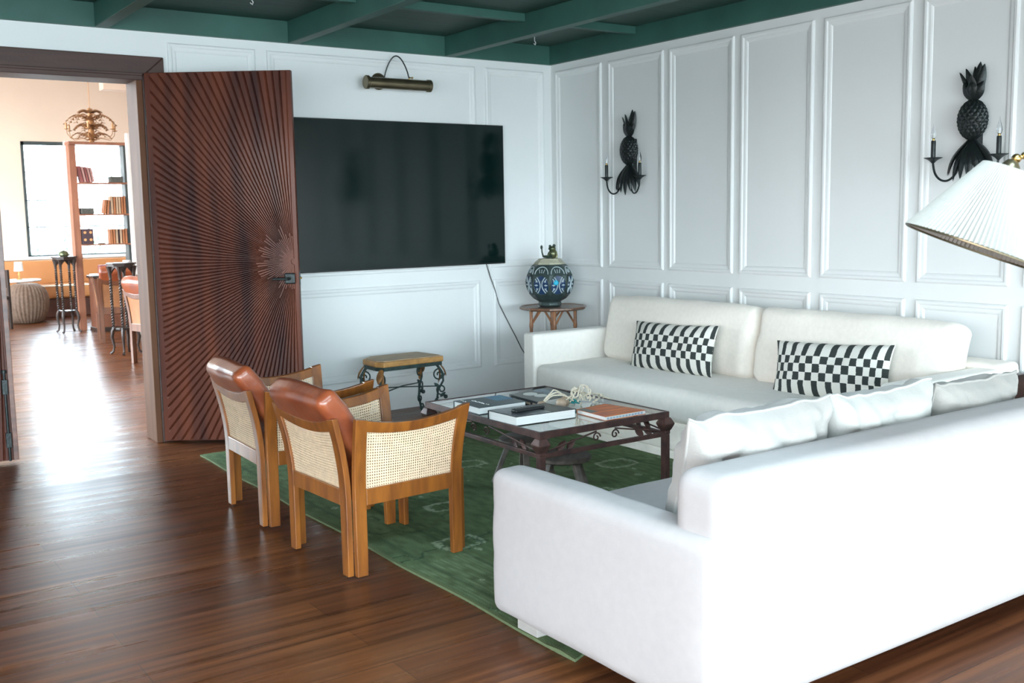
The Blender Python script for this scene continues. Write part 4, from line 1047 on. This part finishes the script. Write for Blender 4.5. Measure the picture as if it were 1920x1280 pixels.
# ================================================================== library beyond the doorway
LX0, LX1, LY, LH = -6.1, 2.6, 11.25, 4.0
struct('wall_library_back', MB().box((LX0,LY,0),(-2.12,LY+0.15,LH)).box((-0.46,LY,0),(LX1,LY+0.15,LH)).box((-2.12,LY,0),(-0.46,LY+0.15,0.93)).box((-2.12,LY,2.79),(-0.46,LY+0.15,LH)), 'peach_plaster')
struct('wall_library_left', MB().box((LX0-0.12,0.12,0),(LX0,1.2,LH)).box((LX0-0.12,9.8,0),(LX0,LY+0.15,LH)).box((LX0-0.12,1.2,3.75),(LX0,9.8,LH)).box((LX0-0.12,1.2,0),(LX0,9.8,0.45)), 'peach_plaster')
struct('wall_library_right', MB().box((LX1,0.12,0),(LX1+0.12,LY+0.15,LH)), 'white_plaster')
struct('wall_library_front', MB().box((LX0,0.121,0),(DX0,0.20,LH)).box((DX1,0.121,0),(LX1,0.20,LH)).box((DX0,0.121,DZ),(DX1,0.20,LH)), 'peach_plaster')
struct('ceiling_library', MB().box((LX0-0.12,0.12,LH),(LX1+0.12,LY+0.15,LH+0.08)), 'white_plaster')
TN[0]+=1; struct('trim_%d'%TN[0], MB().box((-1.60,8.0,3.29),(LX1,8.22,LH)), 'peach_plaster')
w3 = MB()
X0,X1_,Z0,Z1 = -2.12,-0.46,0.93,2.79
for x,w in ((X0+0.02,0.045),(X1_-0.03,0.06)): w3.box((x-w/2,LY-0.02,Z0),(x+w/2,LY+0.05,Z1))
for z,w in ((Z0+0.02,0.04),(Z1-0.03,0.06),(1.42,0.02),(2.30,0.015),(1.85,0.02)): w3.box((X0,LY-0.02,z-w/2),(X1_,LY+0.04,z+w/2))
w3.box((-1.36,LY-0.02,Z0),(-1.33,LY+0.05,Z1))
wd3 = struct('window_3', w3, 'window_steel')
MB().box((X0,LY+0.01,Z0),(X1_,LY+0.016,Z1)).build('pane','bulb_glass',wd3)
wl = MB()
for y in (1.2,3.35,5.5,7.65,9.8): wl.box((LX0-0.08,y-0.03,0.45),(LX0-0.03,y+0.03,3.75))
for z in (0.45,1.5,2.6,3.75): wl.box((LX0-0.08,1.2,z-0.025),(LX0-0.03,9.8,z+0.025))
struct('window_4', wl, 'window_steel')
cu = MB().grid(lambda u,v: (-1.50+0.17*u,LY-0.07+0.02*math.sin(u*22),0.95+1.85*v),24,2)
cu.grid(lambda u,v: (-1.50+0.17*u,LY-0.063+0.02*math.sin(u*22),0.95+1.85*v),24,2)
tag(cu.build('curtain','curtain',smooth=True),'narrow gathered white curtain hanging in the far window','curtain')
# foliage outside the far window
for (x,y,z,r_,lab) in ((-1.9,16,0.1,1.0,'rounded green shrub outside the far window, left'),(0.4,17,-0.1,1.2,'rounded green shrub outside the far window, right')):
    mb = MB(); rr = random.Random(int(x*10)); 
    for k_ in range(500):
        d = Vector((rr.gauss(0,1),rr.gauss(0,1),rr.gauss(0,1))).normalized()*r_*rr.uniform(0.75,1)
        a = d+Vector((rr.uniform(-1,1),rr.uniform(-1,1),rr.uniform(-1,1)))*0.09; leaf(mb,d,a+Vector((0,0,0.05)),0.07,0.0,(rr.uniform(-1,1),rr.uniform(-1,1),1),n=3)
    o = mb.build('shrub','leaf_green'); o.location = (x,y,z+0.3); tag(o,lab,'shrub')
# banquette
bq = thing('banquette','long orange upholstered banquette below the far window','bench',(-2.6,10.85,0))
MB().box((-3.4,-0.30,0.0),(4.2,0.38,0.30)).build('base','brown_base',bq,bevel=0.01)
softbox(MB(),(-3.4,-0.36,0.30),(4.2,0.36,0.50),0.04,(0,0,0.01),(30,6,3)).build('seat_cushion','orange_leather',bq,smooth=True,weld=True,angle=180)
MB().tube([(-3.4,-0.355,0.495),(4.2,-0.355,0.495)],0.012,8).build('seat_piping','cream_piping',bq)
softbox(MB(),(-3.4,0.24,0.49),(4.2,0.375,0.89),0.04,(0,0.01,0),(30,3,6)).build('backrest','orange_leather',bq,smooth=True,weld=True,angle=180)
TN[0]+=1; struct('trim_%d'%TN[0], MB().box((LX0,LY-0.10,0.90),(LX1,LY,0.945)), 'white_plaster')
# pouf
pf = MB(); n = 132
prof = [(0.14,0.0),(0.20,0.01),(0.26,0.10),(0.30,0.22),(0.312,0.33),(0.295,0.44),(0.25,0.53),(0.17,0.585),(0.08,0.598),(0.001,0.60)]
pf.lathe(prof,(0,0,0),n,ribs=(33,0.028)); o = pf.build('pouf','pouf_wicker',smooth=True,angle=180); o.location = (-2.44,9.86,0)
tag(o,'round ribbed brown wicker pouf in the far room','pouf')
# round table and little lamp
rt = thing('round_table','small round white topped table behind the wicker pouf','table',(-2.46,10.3,0))
MB().lathe([(0.001,0.60),(0.31,0.60),(0.325,0.61),(0.325,0.625),(0.31,0.632),(0.001,0.633)],n=40).build('tabletop','stone_white',rt,smooth=True)
MB().lathe([(0.001,0.0),(0.18,0.0),(0.18,0.015),(0.03,0.04),(0.018,0.10),(0.018,0.55),(0.03,0.60),(0.001,0.60)],n=20).build('pedestal','ebony',rt,smooth=True)
tl = thing('table_lamp','tiny table lamp with a white shade on the round table','table lamp',(-2.45,10.25,0.634))
MB().lathe([(0.001,0.0),(0.045,0.0),(0.04,0.012),(0.012,0.02),(0.008,0.05),(0.018,0.075),(0.008,0.10),(0.006,0.15),(0.001,0.15)],n=16).build('lamp_base','brass',tl,smooth=True)
MB().lathe([(0.068,0.13),(0.055,0.27),(0.053,0.27),(0.066,0.13)],n=24).build('lamp_shade','curtain',tl,smooth=True)
dc = thing('dining_chair','dark wooden chair half hidden by the left door leaf','chair',(-3.05,9.1,0),0.5)
MB().box((-0.2,-0.2,0.42),(0.2,0.2,0.47)).build('seat','ebony',dc,bevel=0.01)
for x,y,z1 in ((-0.18,-0.18,0.42),(0.18,-0.18,0.84),(-0.18,0.18,0.42),(0.18,0.18,0.84)): MB().bar((x,y,0),(x,y,z1),0.035,0.035).build('leg','ebony',dc,bevel=0.004)
MB().box((0.165,-0.18,0.58),(0.195,0.18,0.84)).build('backrest','ebony',dc,bevel=0.006)
# barley-twist plant stands
def plant_stand(label, loc, rz, grp):
    r = thing('plant_stand',label,'plant stand',loc,rz,grp)
    oc = [(0.165*math.cos(PI/4*k_+PI/8),0.165*math.sin(PI/4*k_+PI/8)) for k_ in range(8)]
    MB().prism(oc,1.015,1.035).prism([(x*0.9,y*0.9) for x,y in oc],0.995,1.016).build('top','ebony',r,bevel=0.004)
    MB().prism([(x*0.62,y*0.62) for x,y in oc],0.285,0.305).build('lower_shelf','ebony',r,bevel=0.003)
    for k_ in range(4):
        a = PI/4+PI/2*k_; a2 = a+PI/2; c,s_ = math.cos(a)*0.125,math.sin(a)*0.125; c2,s2 = math.cos(a2)*0.125,math.sin(a2)*0.125
        g = MB()
        for ph in (0,PI):
            g.tube([(c+0.010*math.cos(t2*60+ph),s_+0.010*math.sin(t2*60+ph),0.30+0.58*t2) for t2 in [i/90 for i in range(91)]],0.0085,6)
        g.tube([(c,s_,0.86),(c*1.03,s_*1.03,0.93),(c*1.1,s_*1.1,1.0)],[0.017,0.02,0.03],8)
        g.tube([(c*0.9,s_*0.9,0.31),(c*1.08,s_*1.08,0.27),(c*1.18,s_*1.18,0.20),(c*1.02,s_*1.02,0.10),(c*1.12,s_*1.12,0.04),(c*1.35,s_*1.35,0.015)],[0.018,0.021,0.019,0.013,0.012,0.017],8)
        g.build('leg','ebony',r,smooth=True)
        br2 = MB(); N=12
        P = lambda t2: Vector((c+(c2-c)*t2,s_+(s2-s_)*t2,0))
        vs = []
        for i in range(N+1):
            t2 = i/N; zl = 0.90+0.085*(1-abs(2*t2-1)**1.6)-0.0
            for z in (zl,1.0): vs.append(tuple(P(t2)+Vector((0,0,z))))
        for i in range(N+1):
            t2 = i/N; zl = 0.90+0.085*(1-abs(2*t2-1)**1.6)
            for z in (zl,1.0): q = P(t2)*0.90; vs.append((q.x,q.y,z))
        m2 = 2*(N+1); fs = []
        for i in range(N): fs += [(2*i,2*i+2,2*i+3,2*i+1),(m2+2*i+1,m2+2*i+3,m2+2*i+2,m2+2*i),(2*i,m2+2*i,m2+2*i+2,2*i+2)]
        br2.add(vs,fs).build('arched_bracket','ebony',r)
    return r
ps = plant_stand('tall dark plant stand with twisted legs beside the shelf post',(-2.275,7.90,0),0.15,'barley-twist plant stands')
dup(ps,(-2.285,4.98,0),0.35,'tall dark plant stand with twisted legs in front of the desk chair')
og = thing('round_ornament','small round metal ornament on top of the farther plant stand','ornament',(-2.275,7.90,1.0355))
MB().lathe([(0.001,0),(0.05,0),(0.065,0.02),(0.06,0.05),(0.035,0.075),(0.001,0.085)],n=16).build('dome','frog_gold',og,smooth=True); MB().tube([(0,0,0.08),(0,0,0.10)],0.008,8).build('knob','brass',og)
# shelf unit and desk
su = thing('bookcase','open wooden bookcase standing in front of the bright far window','bookcase',(-1.72,8.12,0))
MB().box((-0.375,-0.08,0.0),(-0.285,0.08,2.56)).build('post','shelf_wood',su,bevel=0.004)
MB().box((0.335,-0.10,0.76),(0.375,0.10,2.56)).build('side_panel','window_steel',su,bevel=0.003)
MB().box((-0.38,-0.13,2.535),(0.39,0.13,2.575)).build('top_board','shelf_wood',su,bevel=0.003)
for z in (2.005,1.575,1.165): MB().box((-0.30,-0.12,z),(0.36,0.12,z+0.022)).build('shelf','shelf_wood',su,bevel=0.002)
dk = thing('desk','reddish wooden desk below the bookcase','desk',(-1.62,7.95,0))
MB().box((-0.37,-0.33,0.73),(0.9,0.03,0.765)).build('desktop','ebony',dk,bevel=0.004)
MB().box((-0.345,-0.29,0.06),(0.86,0.02,0.73)).build('front_panel','desk_wood',dk,bevel=0.004)
MB().box((-0.36,-0.31,0.0),(0.88,0.025,0.06)).build('plinth','ebony',dk,bevel=0.003)
def vb(name,label,x,y,z,w,h,d,m_,tilt=0,group=None):
    M = Matrix.Translation((x,y,z))@Matrix.Rotation(tilt,4,'Y')
    r = thing(name,label,'book',(x,y,z),0,group,rot=(0,tilt,0))
    MB().box((0,-d/2,0),(w,-d/2+0.004,h)).box((0,-d/2,0),(0.004,d/2,h)).box((w-0.004,-d/2,0),(w,d/2,h)).build('cover',m_,r)
    MB().box((0.004,-d/2+0.004,0.004),(w-0.004,d/2-0.004,h-0.006)).build('pages','paper',r)
    return r
BY = 8.08
cols = ['book_maroon','book_rose','book_maroon','book_rose','book_rose']
x = -1.965
for i in range(5):
    vb('book','%s book leaning left on the top bookcase shelf, %s'%(['dark red','dusty rose','deep maroon','pale rose','faded pink'][i],['against the post','second from the post','in the middle of the row','second from the free end','at the free end'][i]),x,BY,2.0275,0.034,0.225-0.006*i,0.15,cols[i],math.radians(-10),'leaning books on the top shelf'); x += 0.036
x = -1.70
for i,(m_,h,tl) in enumerate((('book_terracotta',0.19,9),('book_terracotta',0.185,7),('book_tan',0.245,0),('book_terracotta',0.24,0),('book_tan',0.24,0),('book_tan',0.24,0),('book_terracotta',0.24,0),('book_terracotta',0.24,0))):
    w = 0.032
    vb('book',['terracotta book leaning at the left end of the middle shelf row','second terracotta book, leaning, on the middle shelf','tall tan book next to the leaning pair on the middle shelf','terracotta book between two tan books on the middle shelf','tan book fifth from the left on the middle shelf','tan book sixth from the left on the middle shelf','terracotta book second from the right on the middle shelf','terracotta book at the right end of the middle shelf'][i],x,BY,1.5975+(0.032*math.sin(math.radians(tl)) if tl>0 else 0),w,h,0.15,m_,math.radians(tl),'upright books on the middle shelf'); x += w+0.002+(0.028 if i==1 else 0.006 if i==0 else 0)
x = -1.63
for i,m_ in enumerate(('book_terracotta','book_terracotta','book_tan','box_dark','book_tan','book_terracotta','book_terracotta')):
    w = 0.034
    vb('book',['terracotta book at the left end of the lowest shelf row','second terracotta book on the lowest shelf','tan book left of the black spine on the lowest shelf','thin black spined book on the lowest shelf','tan book just right of the black spine, lowest shelf','terracotta book second from the right on the lowest shelf','terracotta book at the right end of the lowest shelf'][i],x,BY,1.1875,w if m_!='box_dark' else 0.016,0.20,0.15,m_,0,'upright books on the lowest shelf'); x += (w if m_!='box_dark' else 0.016)+0.002
def basket(label,x,z,w=0.17):
    r = thing('lidded_basket',label,'basket',(x,8.10,z),0,'small grey baskets on the bookcase')
    MB().prism([(-w/2,-0.07),(w/2,-0.07),(w/2,0.07),(-w/2,0.07)],0,0.085).build('body','basket_grey',r,bevel=0.008)
    MB().tube([(-w*0.3,0,0.085),(-w*0.28,0,0.13),(w*0.28,0,0.13),(w*0.3,0,0.085)],0.005,6).tube([(0,0,0.128),(0,0,0.15)],0.008,6).build('handle','window_steel',r)
    return r
bk = basket('small grey basket at the right of the top bookcase shelf',-1.49,2.0275)
dup(bk,(-1.90,8.10,1.5975),0,'small grey basket at the left of the middle bookcase shelf')
db = thing('dotted_box','dark square box with four orange dots on the lowest shelf','box',(-1.92,8.10,1.1875))
MB().box((-0.075,-0.07,0),(0.075,0.07,0.21)).build('body','box_dark',db,bevel=0.004)
for xx in (-0.037,0.037):
    for zz_ in (0.06,0.16): MB().tube([(xx,-0.0735,zz_),(xx,-0.069,zz_)],0.018,14).build('dot','dot_orange',db)
fl = MB().box((-1.77,8.04,1.1875),(-1.69,8.16,1.2)).build('flat_case','basket_grey',bevel=0.003); tag(fl,'thin flat grey case lying between the dotted box and books','case')
for nm,lab,x,w,h,m_ in (('wooden_box','reddish wooden box on the desk by the bookcase post',-1.81,0.11,0.14,'book_maroon'),('paper_stack','low stack of white paper on the desk',-1.65,0.17,0.03,'paper'),('dark_box','black box on the right side of the desk',-1.37,0.12,0.17,'box_dark'),('white_pot','white pot standing on the desk beside the paper stack',-1.49,0.06,0.19,'stone_white'),('papers','white papers at the left end of the desk',-1.92,0.12,0.025,'paper')):
    mb = MB()
    if nm=='white_pot': mb.lathe([(0.001,0),(0.04,0),(0.05,h*0.6),(0.055,h),(0.045,h),(0.001,h*0.9)],(0,0,0),20)
    else: mb.box((-w/2,-0.06,0),(w/2,0.06,h))
    o = mb.build(nm,m_,bevel=0.004 if nm!='white_pot' else 0); o.location = (x,7.78,0.766); tag(o,lab,nm.split('_')[-1])
# white room divider with dark edge
dv = MB().box((-1.61,6.95,0),(-1.445,7.05,2.62)); TN[0]+=1; struct('trim_%d'%TN[0], dv, 'white_plaster')
TN[0]+=1; struct('trim_%d'%TN[0], MB().box((-1.445,6.95,0),(-1.41,7.05,2.62)), 'dark_wood')
# far room chairs
c2 = armchair('brown wooden chair with leather headrest seen from behind at the desk',(-1.99,6.45,0),math.radians(80),'leather topped chairs in the far room','dark_teak','tan_panel'); c2.scale = (0.80,0.80,1.2)
dup(c2,(-2.15,3.98,0),math.radians(12),'brown leather topped chair half hidden by the door frame','leather topped chairs in the far room',(0.88,0.88,1.17))
# chandelier
cl = thing('chandelier','gilt palm leaf chandelier hanging in the far room','chandelier',(-2.51,5.0,2.35))
MB().tube([(0,0,0.37),(0.0,0,LH-2.35)],0.004,6).build('rod','gilt',cl)
MB().lathe([(0.001,0.0),(0.03,0.01),(0.02,0.05),(0.04,0.09),(0.025,0.14),(0.045,0.20),(0.03,0.26),(0.02,0.32),(0.03,0.36),(0.001,0.38)],n=14).build('stem','gilt',cl,smooth=True)
fr_ = MB()
def frond(a,z0,L_,rise,drop,w):
    n = 9; pts = [Vector((L_*t2*math.cos(a),L_*t2*math.sin(a),z0+rise*math.sin(PI*t2*0.75)-drop*t2**2.2)) for t2 in [i/n for i in range(n+1)]]
    fr_.tube(pts,0.003,5)
    for i in range(1,n+1):
        p = pts[i]; sd = Vector((-math.sin(a),math.cos(a),-0.25))
        for s_ in (-1,1): leaf(fr_,p,p+Vector((sd.x*s_,sd.y*s_,-0.45))*w*1.2*(1-0.5*i/n)+Vector((math.cos(a),math.sin(a),0))*0.02,0.016,0.0,(0,0,1),n=3)
for k_ in range(8): frond(k_*PI/4,0.24,0.26,0.09,0.10,0.05)
for k_ in range(6): frond(k_*PI/3+0.3,0.33,0.12,0.03,0.02,0.04)
for k_ in range(8): frond(k_*PI/4+0.2,0.15,0.17,0.07,0.05,0.05)
for k_ in range(6): frond(k_*PI/3,0.02,0.20,0.10,0.03,0.04)
fr_.build('palm_fronds','gilt',cl)
for k_ in range(6):
    a = k_*PI/3+0.2; e_ = Vector((0.27*math.cos(a),0.27*math.sin(a),0.13))
    g = MB().tube([(0,0,0.02),e_*0.4+Vector((0,0,0.0)),e_*0.8+Vector((0,0,-0.07)),e_*0.97+Vector((0,0,-0.04)),e_],0.0035,6).lathe([(0.002,0.0),(0.03,0.008),(0.03,0.012),(0.01,0.012),(0.01,0.07),(0.001,0.07)],e_,12)
    g.build('candle_arm','gilt',cl,smooth=True)
